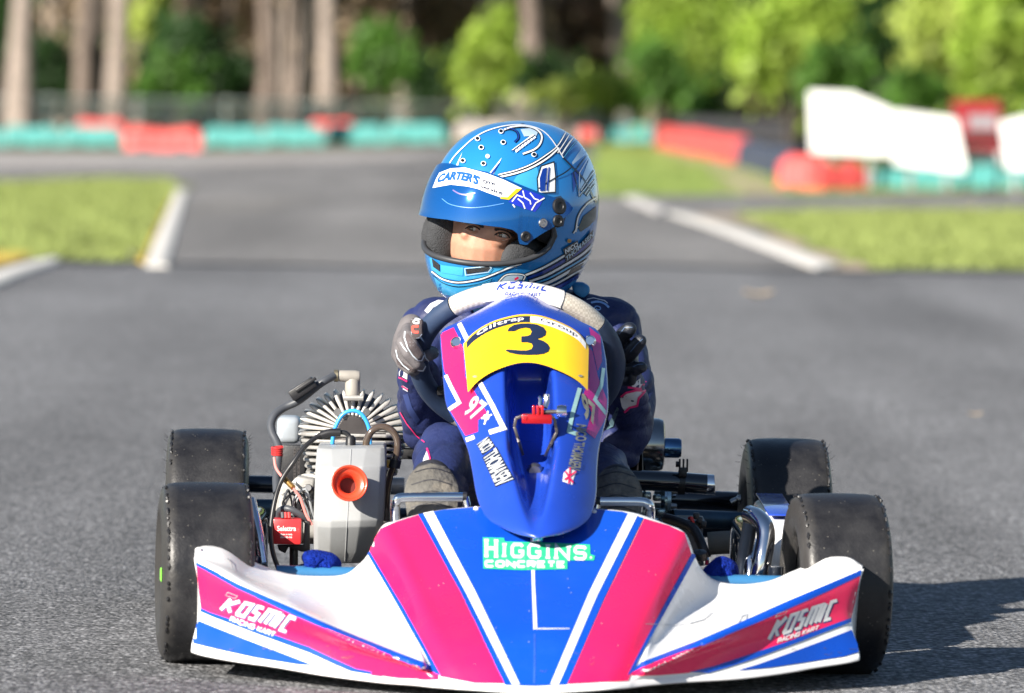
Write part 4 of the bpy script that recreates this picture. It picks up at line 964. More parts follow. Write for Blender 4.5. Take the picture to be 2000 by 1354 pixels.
def fat(pts, f):
    ws = [f(i / (len(pts) - 1)) for i in range(len(pts))]; r = []
    L_, R2 = [], []
    for i, p in enumerate(pts):
        a = Vector(pts[max(0, i - 1)]); c = Vector(pts[min(len(pts) - 1, i + 1)]); t = (c - a).normalized(); nr = Vector((-t.y, t.x)); L_.append(Vector(p) + nr * ws[i] / 2); R2.append(Vector(p) - nr * ws[i] / 2)
    return [[tuple(L_[i]), tuple(L_[i + 1]), tuple(R2[i + 1]), tuple(R2[i])] for i in range(len(pts) - 1)]
num = []
O3 = [(893, 386), (905, 362), (940, 340), (990, 331), (1045, 330), (1100, 338), (1145, 358), (1163, 385), (1158, 412), (1130, 430), (1100, 438), (1145, 452), (1175, 474), (1188, 500), (1178, 526), (1145, 542), (1095, 549), (1025, 550), (960, 546), (905, 534), (880, 520),
      (892, 511), (935, 514), (985, 518), (1030, 518), (1062, 508), (1070, 488), (1062, 470), (1030, 462), (990, 462), (990, 420), (1030, 418), (1055, 408), (1062, 388), (1050, 366), (1020, 360), (975, 368), (945, 384)]
num = [[FC(c) for c in O3]]
pst('race_number', num, M_navy, 2, 8.)
for c in (FC((670, 700)), FC((1400, 695))):
    pst('plate_slot', disc(c, 4.5, 10, 2.2), M_olive, 2)
for c in (FC((540, 465)), FC((1468, 455)), ):
    h_ = FB.ray_cast(CAM, ray(*c).normalized())
    if h_[0] is not None:
        b = MB(); b.lathe([(0, .0001), (0, .0045), (-.003, .009), (-.008, .0085), (-.011, .006), (-.011, .0001)], axis_matrix(h_[0], V(0, 1, -.2)), 16); b.build('fixing_bolt', M_chrome, fair)
# camera bracket with red clamp across the groove
br = sub_empty('camera_bracket', kart)
M_gun = mat('gunmetal', (.12, .11, .11), rough=.4, metal=.7, var=.15, scale=40)
M_redal = mat('red_anodised', (.55, .012, .02), rough=.28, metal=.55, var=.08, coat=.3)
b = MB(); Yb = 8.0
path = [NC((715, 590)), NC((680, 480)), NC((655, 395)), NC((668, 325)), NC((735, 300)), NC((945, 300)), NC((985, 330)), NC((1005, 440)), NC((975, 500)), NC((925, 600))]
pts = [P(p[0], p[1], Yb + (.03 if i in (0, 9) else 0)) for i, p in enumerate(path)]
for i in range(len(pts) - 1):
    a, c = pts[i], pts[i + 1]; d = (c - a); b.box((a + c) / 2, (d.length * 1.03, .018, .004), axis_matrix((0, 0, 0), d, V(0, 1, 0)).to_3x3() @ Matrix.Rotation(rad(90), 3, 'X'))
b.build('strap', M_gun, br, bevel=.0008)
b = MB(); a, c = P(*NC((715, 290)), Yb - .008), P(*NC((965, 372)), Yb - .008)
b.box(((a + c) / 2), (c.x - a.x, .022, a.z - c.z)); b.build('clamp', M_redal, br, bevel=.002)
for x in (815, 850, 885):
    b = MB(); q = P(*NC((x, 285)), Yb - .010); b.box(q, (.0045, .014, .022)); b.build('finger', M_redal, br, bevel=.001)
b = MB(); q = P(*NC((748, 325)), Yb - .019); b.lathe([(0, .0001), (0, .0045), (.003, .0045)], axis_matrix(q, V(0, 1, 0)), 14); b.build('screw', M_chrome, br)
b = MB(); b.tube([P(*NC((850, 275)), Yb - .01), P(*NC((1020, 272)), Yb - .012)], .003, 10); b.build('pin', M_gun, br)
b = MB(); q = P(*NC((1045, 270)), Yb - .012); b.lathe([(-.007, .0001), (-.007, .008), (0, .0095), (.007, .008), (.007, .0001)], axis_matrix(q, V(1, 0, 0)), 16); b.build('knob', M_chrome, br)
b = MB(); b.tube([P(*NC((862, 270)), Yb - .008), P(*NC((868, 165)), Yb - .004), P(*NC((862, 150)), Yb)], .0022, 8); b.tube([P(*NC((905, 240)), Yb), P(*NC((922, 190)), Yb + .004), P(*NC((918, 130)), Yb + .006)], .004, 8); b.build('lever', M_chrome, br)
b = MB(); q = FB.ray_cast(CAM, ray(*NC((825, 755))).normalized())[0]; b.lathe([(-.008, .0001), (-.008, .008), (-.003, .011), (0, .011)], axis_matrix(q, V(0, 1, .2)), 14); b.build('groove_bolt', M_steel, fair)

# ------------------------------------------------------------------ steering wheel
SWC = P(1009, 709, 8.40); SWR = .1455; nv = V(.03, .735, .678).normalized()
e1 = V(1, 0, .0).cross(nv).normalized(); e1 = nv.cross(V(1, 0, 0)).normalized(); sx_ = V(math.cos(ROLL), 0, -math.sin(ROLL)); sx_ = (sx_ - nv * sx_.dot(nv)).normalized(); sy_ = nv.cross(sx_) * -1
if sy_.z < 0: sy_ = -sy_
def swp(a, r=SWR, o=0.): return SWC + sx_ * (math.cos(a) * r) + sy_ * (math.sin(a) * r) + nv * o
M_swb = mat('suede_navy', (.022, .040, .085), rough=.55, sheen=.0, var=.12, scale=40, bump=.08, bscale=500)
M_cream = mat('carbon_cream', (.56, .50, .42), rough=.35, coat=.3); N, L, b_ = nodes(M_cream)
ck = N.new('ShaderNodeTexChecker'); ck.inputs['Scale'].default_value = 260; tc = N.new('ShaderNodeTexCoord'); L(tc.outputs['Object'], ck.inputs['Vector'])
ck.inputs[1].default_value = (.62, .57, .49, 1); ck.inputs[2].default_value = (.47, .42, .35, 1); L(ck.outputs[0], b_.inputs['Base Color'])
bp = N.new('ShaderNodeBump'); bp.inputs['Strength'].default_value = .25; bp.inputs['Distance'].default_value = .001; L(ck.outputs['Fac'], bp.inputs['Height']); L(bp.outputs[0], b_.inputs['Normal'])
sw = sub_empty('steering_wheel', kart)
def seg(a0, a1, r, m, nm):
    b = MB(); n = 26; b.tube([swp(rad(a0 + (a1 - a0) * k / n)) for k in range(n + 1)], r, 16); return b.build(nm, m, sw, ang=60)
rimt = seg(38, 130, .0154, M_cream, 'grip_cream')
seg(130.4, 232, .0156, M_swb, 'grip_navy'); seg(-52, 37.6, .0156, M_swb, 'grip_navy'); seg(232.4, 307.6, .0154, M_cream, 'grip_cream')
b = MB()
for a in (90, 210, 330):
    b.tube([swp(rad(a), .02, -.02), swp(rad(a), .09, -.012), swp(rad(a), SWR - .006, 0)], [.011, .009, .008], 8)
b.build('spoke', M_black, sw)
b = MB(); b.lathe([(-.03, .0001), (-.03, .035), (-.01, .038), (0, .03), (.004, .0001)], axis_matrix(SWC, nv), 24); b.build('hub', M_black, sw)
b = MB(); b.tube([SWC, SWC - nv * .34], .010, 12); b.build('column', M_steel, sw)
# stitched white label on the top of the rim
rows = []
for k in range(21):
    a = rad(66 + 44 * k / 20); c = swp(a); t = (swp(a + .01) - c).normalized(); ou = (c - SWC).normalized(); rows.append([c + (ou * math.cos(q) - nv * math.sin(q)) * .0166 for q in (rad(-70 + 150 * j / 12) for j in range(13))])
rowsb = [[(p - swp(rad(66 + 44 * k / 20))) * .93 + swp(rad(66 + 44 * k / 20)) for p in r] for k, r in enumerate(rows)]
b = MB(); b.grid(rows); b.grid(rowsb, flip=True)
for e0, e1_ in ((rows[0], rowsb[0]), (rows[-1], rowsb[-1]), ([r[0] for r in rows], [r[0] for r in rowsb]), ([r[-1] for r in rows], [r[-1] for r in rowsb])): b.grid([e0, e1_])
M_lab = mat('label_leather', (.74, .71, .67), rough=.5, var=.05, scale=40, bump=.08, bscale=400)
lab = b.build('rim_label', M_lab, sw, ang=50); LB = bvh_of(lab)
b = MB()
for j in (0, 12):
    for k in range(0, 60):
        u = k / 59 * 20; i = min(19, int(u)); p = rows[i][j].lerp(rows[i + 1][j], u - i); d = (rows[i + 1][j] - rows[i][j]).normalized(); b.tube([p - d * .0008, p + d * .0008], .0009, 5)
b.build('stitching', M_swhite, sw, kind='stuff')
M_lblue = mat('label_blue', (.03, .06, .32), rough=.8, spec=.1)
logo([(974, 555), (1022, 552), (1074, 557)], [(970, 567), (1020, 563), (1068, 569)], 3.6, M_lblue, 1, LB, sw, nm='label_lettering')
sticker('label_lettering', block_polys('RACING KART', qmap([(988, 571), (1056, 573)], [(986, 577), (1055, 579)]), 1.4, gap=.4), LB, M_lblue, sw, .0005, 10.)

# ------------------------------------------------------------------ chassis
ch = sub_empty('chassis', kart)
def tubeP(nm, pts, r, m, par=ch, n=12, sm=4):
    w_ = [P(*p) for p in pts]; w_ = cat1(w_, sm) if len(w_) > 2 else w_
    b = MB(); b.tube(w_, r, n); return b.build(nm, m, par)
def tubeE(nm, pts, r, m, par, n=10, sm=5, conv=EC):
    return tubeP(nm, [(*conv(p[:2]), p[2]) for p in pts], r, m, par, n, sm)
def world_tube(nm, pts, r, m, par=ch, n=12):
    b = MB(); b.tube([V(*p) for p in pts], r, n); return b.build(nm, m, par)
world_tube('side_rail', [(-.30, 7.98, .075), (-.31, 8.3, .055), (-.30, 8.6, .05), (-.27, 8.95, .08)], .014, M_frame)
world_tube('side_rail', [(.32, 7.98, .075), (.32, 8.3, .055), (.31, 8.6, .05), (.26, 8.98, .08)], .014, M_frame)
world_tube('cross_tube', [(-.30, 8.12, .06), (.32, 8.12, .06)], .014, M_frame)
world_tube('cross_tube', [(-.30, 8.55, .052), (.31, 8.55, .052)], .014, M_frame)
world_tube('front_hoop', [(-.28, 8.05, .07), (-.27, 7.95, .085), (-.18, 7.86, .09), (.20, 7.86, .09), (.29, 7.95, .085), (.30, 8.05, .07)], .012, M_frame)
b = MB(); b.box((.01, 8.30, .035), (.56, .62, .005)); b.build('floor_tray', M_tan, ch, bevel=.001)
axle = world_tube('rear_axle', [(-.47, 8.94, .138), (.43, 8.98, .138)], .020, M_frame)
M_axle = mat('blue_steel_tube', (.05, .09, .125), rough=.42, metal=.75, var=.15, scale=30, dirt=(.12, .12, .12), dirt_amt=.4, dirt_scale=18)
tubeP('axle_tube', [(1313, 1012, 8.82), (1400, 1015, 8.84), (1466, 1018, 8.86)], .0137, M_axle, n=20)
for x in (1316, 1448): tubeP('axle_collar', [(x, 1013 + (x - 1313) * .04, 8.83), (x + 7, 1013.5 + (x - 1313) * .04, 8.83)], .0148, M_black, n=20)
tubeP('bumper_bar', [(1225, 937, 8.70), (1310, 941, 8.71), (1380, 946, 8.72)], .0155, mat('gloss_black_tube', (.008, .011, .018), rough=.14, coat=1., metal=.2, var=.1), n=24)
tubeP('bar_end', [(1380, 946, 8.72), (1393, 947, 8.72), (1396, 947, 8.72)], [.0156] * 8 + [.013], M_chrome, n=24)
tubeP('rear_bumper_bar', [(1300, 975, 9.10), (1380, 978, 9.11), (1450, 981, 9.12)], .0165, mat('gloss_black_tube', 0), n=20)
tubeP('bracket_tip', [(1428, 982, 9.0), (1440, 976, 9.0), (1447, 975, 9.0)], [.005] * 5 + [.007] * 4, M_steel)
tubeP('rear_bumper_bar', [(470, 945, 9.10), (500, 946, 9.10), (620, 948, 9.10), (790, 950, 9.1)], .0140, M_frame, n=16)
tubeP('axle_tube', [(480, 992, 8.93), (560, 993, 8.93), (640, 994, 8.93)], .0140, M_axle, n=16)
tubeP('lower_bar', [(480, 1046, 8.75), (560, 1047, 8.75), (640, 1048, 8.75)], .012, M_tan, n=16)
tubeP('lower_bar', [(1383, 1062, 8.80), (1410, 1060, 8.80), (1460, 1058, 8.80)], .018, M_tan, n=16)
tubeP('front_bar', [(540, 1118, 8.0), (600, 1120, 8.0), (700, 1122, 8.0)], .0105, mat('light_blue_tube', (.03, .14, .30), rough=.3, coat=.5, var=.1))
tubeP('front_bar', [(1380, 1136, 8.0), (1450, 1137, 8.0), (1540, 1139, 8.0)], .0105, mat('light_blue_tube', 0))
# disc brake and bearing carrier beside the driver
bk = sub_empty('brake_assembly', kart)
M_disc = mat('brake_disc_steel', (.34, .42, .46), rough=.25, metal=.95, var=.12, scale=40)
q = P(1300, 978, 8.84)
b = MB(); b.lathe([(-.008, .001), (-.008, .030), (-.002, .033), (-.002, .029), (.002, .029), (.002, .033), (.008, .030), (.008, .001)], axis_matrix(q, V(1, 0, 0)), 28); b.build('disc_hub', M_disc, bk)
for k in range(6):
    a = k * 1.047 + .3; b = MB(); c = q + V(-.009, math.cos(a) * .023, math.sin(a) * .023); b.lathe([(-.009, .001), (-.009, .0048), (.0, .0048), (.020, .0048), (.026, .0035), (.026, .001)], axis_matrix(c, V(1, 0, 0)), 8); b.build('bolt', M_steel, bk, ang=30)
b = MB(); b.lathe([(-.014, .001), (-.014, .044), (-.010, .046), (-.009, .001)], axis_matrix(P(1272, 978, 8.86), V(1, 0, 0)), 28); b.build('bearing_carrier', M_disc, bk)
for (x, y, s) in ((1262, 968, .012), (1283, 972, .010), (1290, 1000, .012), (1268, 1004, .013), (1278, 1016, .010)):
    b = MB(); b.box(P(x, y, 8.80), (s * 1.3, .02, s)); b.build('caliper_piece', M_disc, bk, bevel=.0025)
# battery box and its cable
bb = sub_empty('battery', kart)
b = MB(); a, c = P(1328, 1030, 8.42), P(1372, 1100, 8.42); b.box(((a.x + c.x) / 2, 8.47, (a.z + c.z) / 2), (c.x - a.x, .10, a.z - c.z)); b.build('case', mat('battery_grey', (.10, .105, .11), rough=.5, var=.2, scale=30), bb, bevel=.003)
b = MB(); a, c = P(1322, 1016, 8.42), P(1378, 1032, 8.42); b.box(((a.x + c.x) / 2, 8.47, (a.z + c.z) / 2), (c.x - a.x, .11, a.z - c.z)); b.build('lid', M_black, bb, bevel=.003)
for x, y in ((1366, 1016), (1374, 1024), (1360, 1008)):
    b = MB(); b.box(P(x, y, 8.41), (.009, .012, .010)); b.build('terminal', M_black, bb, bevel=.002)
tubeE('cable', [(420, 690, 8.42), (500, 710, 8.41), (600, 745, 8.40), (700, 800, 8.39), (760, 900, 8.38), (800, 1000, 8.37), (835, 1090, 8.37)], .0075, M_rubber, bb, conv=KC)
tubeE('wire', [(640, 760, 8.40), (690, 740, 8.40), (680, 690, 8.40), (660, 690, 8.41)], .0028, mat('wire_red', (.45, .03, .03), rough=.4), bb, conv=KC)
tubeE('wire', [(390, 690, 8.44), (450, 690, 8.43), (520, 720, 8.42), (560, 760, 8.42)], .003, M_rubber, bb, conv=KC)
b = MB(); b.lathe([(-.01, .001), (-.01, .011), (0, .013), (.006, .011), (.008, .001)], axis_matrix(P(*KC((760, 1070)), 8.30), V(0, -.3, 1)), 18); b.build('filler_cap', M_black, bb)
b = MB(); b.lathe([(-.004, .001), (-.004, .012), (.003, .012), (.003, .001)], axis_matrix(P(*KC((775, 1118)), 8.30), V(0, -.3, 1)), 18); b.build('cap_ring', M_chrome, bb)
# side pods with chrome nerf bars
def sidepod(x0, x1, sgn):
    sp = sub_empty('side_pod', kart)
    rows = []
    for Y, z0, z1, k in ((8.20, .055, .165, 0), (8.215, .05, .19, .6), (8.26, .05, .20, 1), (8.45, .05, .205, 1), (8.70, .05, .20, 1), (8.76, .055, .18, .7)):
        xa, xb = x0, x1; mid = (xa + xb) / 2; hw = (xb - xa) / 2 * (.75 + .25 * k)
        rows.append([V(mid - hw, Y, z0), V(mid - hw, Y, z1 * .9), V(mid - hw * .8, Y, z1), V(mid + hw * .8, Y, z1), V(mid + hw, Y, z1 * .88), V(mid + hw, Y, z0)])
    b = MB(); b.grid(rows, cu=True); b.f.append(tuple(range(6))); b.f.append(tuple(range(30, 36))[::-1]); b.build('shell', M_white, sp, bevel=.010, ang=30, seg=3)
    mid = (x0 + x1) / 2; hw = (x1 - x0) / 2
    b = MB(); b.box((mid, 8.48, .2075), (hw * 1.55, .44, .003)); b.build('blue_top', M_fair, sp, bevel=.001)
    b = MB(); b.box((mid - sgn * hw * 1.012, 8.48, .10), (.003, .44, .035)); b.build('pink_flash', M_pink, sp, bevel=.001)
    xb = x0 - .022 if sgn > 0 else x1 + .022
    b = MB(); b.tube(cat1([V(xb, 8.17, .04), V(xb, 8.145, .09), V(xb, 8.16, .15), V(xb, 8.22, .172), V(xb, 8.45, .172), V(xb, 8.62, .16), V(xb, 8.66, .06)], 6), .0125, 16); b.build('nerf_bar', M_chrome, sp)
    b = MB(); b.tube([V(xb, 8.30, .06), V(xb - sgn * .09, 8.32, .06)], .011, 12); b.build('bar_mount', M_frame, sp)
    return sp
sidepod(.372, .424, 1)
sidepod(-.452, -.40, -1)
b = MB(); q0 = P(*RC((752, 548)), 8.14)
tubeE('bar_guard', [(735, 545, 8.12), (770, 560, 8.10), (805, 600, 8.08), (812, 660, 8.07), (795, 760, 8.06), (770, 880, 8.06)], .0135, M_chrome, ch, conv=RC, n=16)
tubeE('bar_guard', [(700, 840, 8.16), (712, 740, 8.16), (730, 640, 8.15), (742, 560, 8.14)], .0110, M_frame, ch, conv=RC, n=16)
tubeE('bar_guard', [(520, 410, 8.14), (540, 500, 8.12), (560, 600, 8.10), (580, 730, 8.09)], .0080, M_chrome, ch, conv=lambda c: (290 + c[0] * .384, 820 + c[1] * .384), n=14)
# stub axles and steering arms at the front
for x, s in ((-.36, -1), (.38, 1)):
    world_tube('stub_axle', [(x, 8.04, .1275), (x + s * .09, 8.04, .1275)], .0105, M_steel)
    world_tube('kingpin', [(x, 8.04, .085), (x, 8.04, .150)], .011, M_frame)
    world_tube('tie_rod', [(x + s * .01, 8.12, .12), (0.02, 8.14, .11)], .006, M_steel)
# blue fleece pads
M_flee = mat('fleece_blue', (.006, .025, .26), rough=.95, sheen=.0, var=.3, scale=70, bump=1., bscale=240, spec=.1)
def pad(outline, Y, conv):
    w_ = [P(*conv(p), Y) for p in outline]; c = sum(w_, V(0, 0, 0)) / len(w_); rows = []
    for k, d in ((0, -.026), (.55, -.024), (.85, -.014), (1, 0), (.9, .03), (.4, .05), (0, .052)):
        rows.append([c.lerp(p, max(.001, k) * (1 + .05 * noise.noise(p * 60))) + V(0, d + .004 * noise.noise(p * 90 + V(k * 4, 0, 0)), 0) for p in cat1(w_ + [w_[0]], 6)[:-1]])
    b = MB(); b.grid(rows, cu=True); return b.build('fleece_pad', M_flee, kart)
pad([(300, 1190), (350, 1178), (420, 1188), (480, 1205), (520, 1245), (528, 1300), (520, 1352), (380, 1352), (240, 1350), (225, 1290), (290, 1270), (280, 1225)], 8.02, EC)
pad([(520, 800), (570, 750), (620, 742), (670, 775), (690, 830), (700, 885), (600, 885), (545, 870), (500, 840)], 8.02, RC)
# pedals
def pedal(x0, x1, y, ybend, Y, left):
    pd = sub_empty('pedal', kart)
    e = (x0 - 1, ybend) if left else (x1 + 1, ybend)
    if left: pts = [(x1, y, Y), (x1 - 50, y, Y), (x0 + 16, y + 1, Y), (x0 + 3, y + 7, Y), (x0, y + 22, Y + .01), (x0 + 2, ybend + 60, Y + .02)]
    else: pts = [(x0, y, Y), (x0 + 50, y, Y), (x1 - 16, y + 1, Y), (x1 - 3, y + 7, Y), (x1, y + 22, Y + .01), (x1 - 2, ybend + 60, Y + .02)]
    tubeP('pedal_bar', pts, .0068, M_chrome, pd, 14, 5)
    tubeP('pedal_shaft', [(pts[0][0], y, Y), (pts[0][0] + (8 if left else -8), y + 40, Y), (pts[0][0] + (8 if left else -8), y + 110, Y + .02)], .0062, M_chrome, pd, 12, 5)
    q = P(pts[0][0], y, Y); b = MB(); b.lathe([(-.003, .0001), (-.003, .0075), (.003, .0075), (.003, .0001)], axis_matrix(q, V(1, 0, 0)), 14); b.build('end_cap', M_black, pd)
pedal(772, 908, 971, 1000, 8.05, True); pedal(1168, 1270, 980, 1010, 8.06, False)
# seat behind the driver
rows = []
for k in range(9):
    u = k / 8; z = .06 + u * .36; Y = 8.80 + u * .16; hw = .15 + .02 * math.sin(u * 3)
    rows.append([V(.03 + hw * math.sin(a), Y - .20 * (1 - math.cos(a)) * (1 - .5 * u), z) for a in (rad(-100 + 200 * j / 16) for j in range(17))])
b = MB(); b.grid(rows); b.grid([[p + (p - V(.03, 8.7, p.z)).normalized() * .006 for p in r] for r in rows], flip=True); b.build('seat', M_black, kart)
# exhaust silencer on the right
exh = sub_empty('exhaust', kart)
M_exh = mat('exhaust_steel', (.30, .30, .30), rough=.16, metal=1., var=.2, scale=14, rvar=.08, dirt=(.10, .08, .06), dirt_amt=.4, dirt_scale=10)
q = P(1225, 868, 8.86); ax = V(1, .05, .0)
b = MB(); b.lathe([(-.05, .001), (-.05, .036), (0, .038), (.022, .0385), (.0225, .0415), (.048, .0415), (.055, .039), (.057, .034), (.057, .001)], axis_matrix(q, ax), 40); b.build('silencer', M_exh, exh)
q2 = P(1295, 875, 8.86); b = MB(); b.lathe([(-.01, .015), (.004, .0155), (.024, .0155), (.028, .0135), (.028, .0105), (.0, .010)], axis_matrix(q2, ax), 28); b.build('tail_pipe', mat('blued_steel', (.10, .2, .34), rough=.16, metal=1., var=.2, scale=20), exh)
b = MB(); q3 = P(1272, 830, 8.80); b.lathe([(0, .0001), (-.002, .004), (.0, .004)], axis_matrix(q3, V(0, 1, -.5)), 10); b.build('rivet', M_gun, exh)
tubeP('header_pipe', [(1180, 930, 8.86), (1120, 935, 8.88), (1020, 940, 8.9)], .02, M_exh, exh)
# three-fingered mount strapped to the black bar
mt = sub_empty('camera_mount', kart)
b = MB(); q = P(1331, 943, 8.715); b.lathe([(-.0055, .0157), (-.0055, .0185), (.0055, .0185), (.0055, .0157)], axis_matrix(q, V(1, .01, -.02)), 24); b.build('clamp_band', M_black, mt)
b = MB(); b.box(P(1334, 922, 8.70), (.012, .012, .014)); b.build('mount_base', M_black, mt, bevel=.001)
for c in ((560, 150), (598, 150), (637, 150)):
    b = MB(); q = P(*KC(c), 8.70); b.box(q, (.0028, .012, .020)); b.build('finger', M_black, mt, bevel=.0012)
b = MB(); q = P(*KC((540, 140)), 8.70); b.lathe([(-.003, .0001), (-.003, .005), (.003, .005), (.003, .0001)], axis_matrix(q, V(1, 0, 0)), 6); b.build('nut', M_black, mt, ang=30)
# =================================================================== ENGINE SIDE OF THE KART
eng = sub_empty('engine', kart)
YE = 8.62
M_alu2 = M_alu
hc = PE((592, 450), YE)
def fin_plate(ang, r0, r1, th, dep, tilt, sq=.78):
    """a cooling fin standing out of the head like a spoke"""
    n = 7; prof = []
    for k in range(9):
        u = k / 8; prof.append((r0 + (r1 - r0) * u, th * (.62 + .5 * u) if u < .8 else th * (1.05 if u < .9 else .35)))
    b = MB(); d = V(math.cos(ang), 0, math.sin(ang) * sq); w_ = V(-math.sin(ang), 0, math.cos(ang) * sq).normalized()
    rows = []
    for r, t in prof:
        base = hc + d * r; lean = V(0, tilt * r, 0)
        rows.append([base + lean + w_ * t / 2 * s_ + V(0, y, 0) for s_, y in ((-.8, 0), (.8, 0), (1, .003), (1, dep), (-1, dep), (-1, .003))])
    b.grid(rows, cu=True); b.f.append(tuple(range(6))); b.f.append(tuple(len(b.v) - 6 + i for i in range(6))[::-1]); return b
NF = 19
for k in range(NF):
    a = rad(-6 + 192 * k / (NF - 1))
    fin_plate(a, .020, .083 if k not in (8, 10) else .080, .0066, .060, .18).build('cooling_fin', M_alu2, eng, ang=50, bevel=.001)
b = MB(); b.lathe([(-.0, .0001), (.0, .022), (.03, .028), (.08, .05), (.09, .0001)], axis_matrix(hc + V(0, -.002, 0), V(0, 1, .1)), 28); b.build('cylinder_head', M_gun, eng)
b = MB(); q = PE((592, 300), YE + .02); b.lathe([(-.008, .0001), (-.008, .011), (.008, .011), (.008, .0001)], axis_matrix(q, V(0, .2, 1)), 6); b.build('plug_nut', M_black, eng, ang=30)
b = MB(); b.tube([PE((540, 245), YE - .004), PE((660, 245), YE - .004)], .0042, 8); b.build('head_bar', M_alu, eng)
for c in ((500, 330), (680, 330)):
    b = MB(); b.lathe([(-.004, .0001), (-.004, .006), (.004, .006), (.004, .0001)], axis_matrix(PE(c, YE - .012), V(0, 1, 0)), 6); b.build('head_nut', M_steel, eng, ang=30)
for k in range(7):
    y = 470 + k * 40; x0 = (252, 262, 268, 276, 284, 292, 300)[k]; x1 = (922, 918, 910, 900, 888, 876, 864)[k]
    a, c = PE((x0, y), YE), PE((x1, y), YE); mid = (a + c) / 2; hw = (c - a).x / 2
    poly = [(mid.x - hw + .0, 8.66), (mid.x - hw + .004, 8.635), (mid.x - hw + .014, 8.615), (mid.x - hw + .03, 8.600), (mid.x + hw - .03, 8.600), (mid.x + hw - .014, 8.615), (mid.x + hw - .004, 8.635), (mid.x + hw, 8.66), (mid.x + hw, 8.73), (mid.x - hw, 8.73)]
    b = MB(); b.prism([V(px_, py_, mid.z + .004 * abs(px_ - mid.x) / hw * -1) for px_, py_ in poly], (0, 0, .0052)); b.build('cylinder_fin', M_alu2, eng, bevel=.0018)
b = MB(); a = PE((600, 690), 8.66); b.lathe([(-.03, .0001), (-.03, .058), (.06, .058), (.06, .0001)], axis_matrix(a, V(0, 0, 1)), 24); b.build('cylinder', M_gun, eng)
b = MB(); a = PE((560, 900), 8.66); b.box(a, (.13, .12, .10)); b.build('crankcase', M_alu, eng, bevel=.012, seg=3)
# spark plug cap, lead and clip box
b = MB(); b.tube([PE((593, 260), YE + .02), PE((593, 215), YE + .02), PE((594, 140), YE + .02), PE((594, 108), YE + .02)], [.0105, .0115, .0115, .0105], 16)
b.tube([PE((640, 112), YE + .018), PE((610, 112), YE + .018), PE((510, 108), YE + .016), PE((485, 107), YE + .015)], [.008, .0095, .0085, .0072], 14); b.build('plug_cap', mat('cap_grey', (.30, .28, .25), rough=.5, var=.15, scale=40), eng, bevel=.0012)
for c in ((493, 107),):
    b = MB(); b.lathe([(-.003, .0001), (-.003, .0095), (.003, .0095), (.003, .0001)], axis_matrix(PE(c, YE + .015), V(1, 0, 0)), 14); b.build('cap_ring', mat('brass_dull', (.3, .26, .18), rough=.4, metal=.8), eng)
M_lead = mat('lead_grey', (.055, .06, .07), rough=.45, var=.1, scale=30)
tubeE('ignition_lead', [(480, 108, YE + .01), (420, 140, YE), (370, 175, YE), (310, 225, YE), (250, 268, YE), (180, 300, YE), (118, 345, YE - .01), (92, 405, YE - .02), (100, 460, YE - .03), (125, 510, YE - .04), (140, 560, YE - .05), (135, 640, YE - .06), (125, 740, YE - .08), (130, 830, YE - .1)], .0062, M_lead, eng, n=14)
a, c = PE((215, 235), YE - .008), PE((360, 140), YE - .008); d = c - a
b = MB(); b.box((a + c) / 2, (d.length, .022, .017), axis_matrix((0, 0, 0), d, V(0, 1, 0)).to_3x3() @ Matrix.Rotation(rad(90), 3, 'X')); b.build('lead_sensor', M_black, eng, bevel=.002)
b = MB(); d_ = d.normalized(); b.box((a + c) / 2 + V(.005, -.012, .007), (d.length * .85, .005, .005), axis_matrix((0, 0, 0), d, V(0, 1, 0)).to_3x3() @ Matrix.Rotation(rad(90), 3, 'X')); b.build('sensor_lid', M_black, eng, bevel=.001)
# hoses and wires
Ya = 8.40
tubeE('blue_hose', [(470, 560, Ya + .03), (472, 500, Ya + .03), (490, 420, Ya + .03), (535, 345, Ya + .03), (600, 322, Ya + .03), (655, 350, Ya + .03), (692, 420, Ya + .03), (700, 500, Ya + .03), (702, 560, Ya + .03)], .0032, mat('hose_blue', (.04, .32, .72), rough=.35, coat=.3), eng)
M_clear = mat('clear_hose', (.085, .06, .045), rough=.12, trans=.2, coat=.8)
tubeE('fuel_hose', [(675, 560, Ya), (682, 500, Ya), (715, 445, Ya), (775, 420, Ya), (835, 445, Ya), (868, 500, Ya), (868, 570, Ya), (855, 625, Ya), (848, 655, Ya)], .0054, M_clear, eng, n=14)
tubeE('fuel_hose', [(848, 655, Ya), (825, 720, Ya + .01), (808, 800, Ya + .02), (800, 900, Ya + .03), (800, 1000, Ya + .03)], .0050, mat('dark_hose', (.05, .035, .035), rough=.25, coat=.4), eng, n=14)
b = MB(); b.lathe([(-.006, .0001), (-.006, .0085), (.006, .0085), (.006, .0001)], axis_matrix(PE((855, 648), Ya - .001), V(.2, 0, 1)), 12); b.build('hose_clip', M_black, eng)
b = MB(); b.box(PE((820, 648), Ya + .01), (.016, .012, .012)); b.build('brass_fitting', mat('brass', (.45, .26, .08), rough=.35, metal=.8, var=.2, scale=40), eng, bevel=.002)
tubeE('pulse_cable', [(585, 545, Ya), (582, 500, Ya), (560, 465, Ya), (520, 455, Ya), (440, 462, Ya), (380, 480, Ya), (300, 545, Ya - .01), (230, 640, Ya - .02), (160, 745, Ya - .02), (120, 860, Ya - .03), (95, 1000, Ya - .04), (92, 1100, Ya - .05), (105, 1200, Ya - .06), (140, 1300, Ya - .07)], .0036, M_rubber, eng, n=12)
tubeE('cable_boot', [(520, 456, Ya - .001), (455, 458, Ya - .001), (400, 474, Ya - .001)], .0062, M_rubber, eng, n=12)
b = MB(); b.lathe([(-.008, .0001), (-.008, .008), (.006, .0075), (.01, .004), (.01, .0001)], axis_matrix(PE((582, 515), Ya), V(0, 0, 1)), 14); b.build('cap_nipple', M_black, eng)
M_wire = mat('wire_pink', (.62, .22, .20), rough=.4)
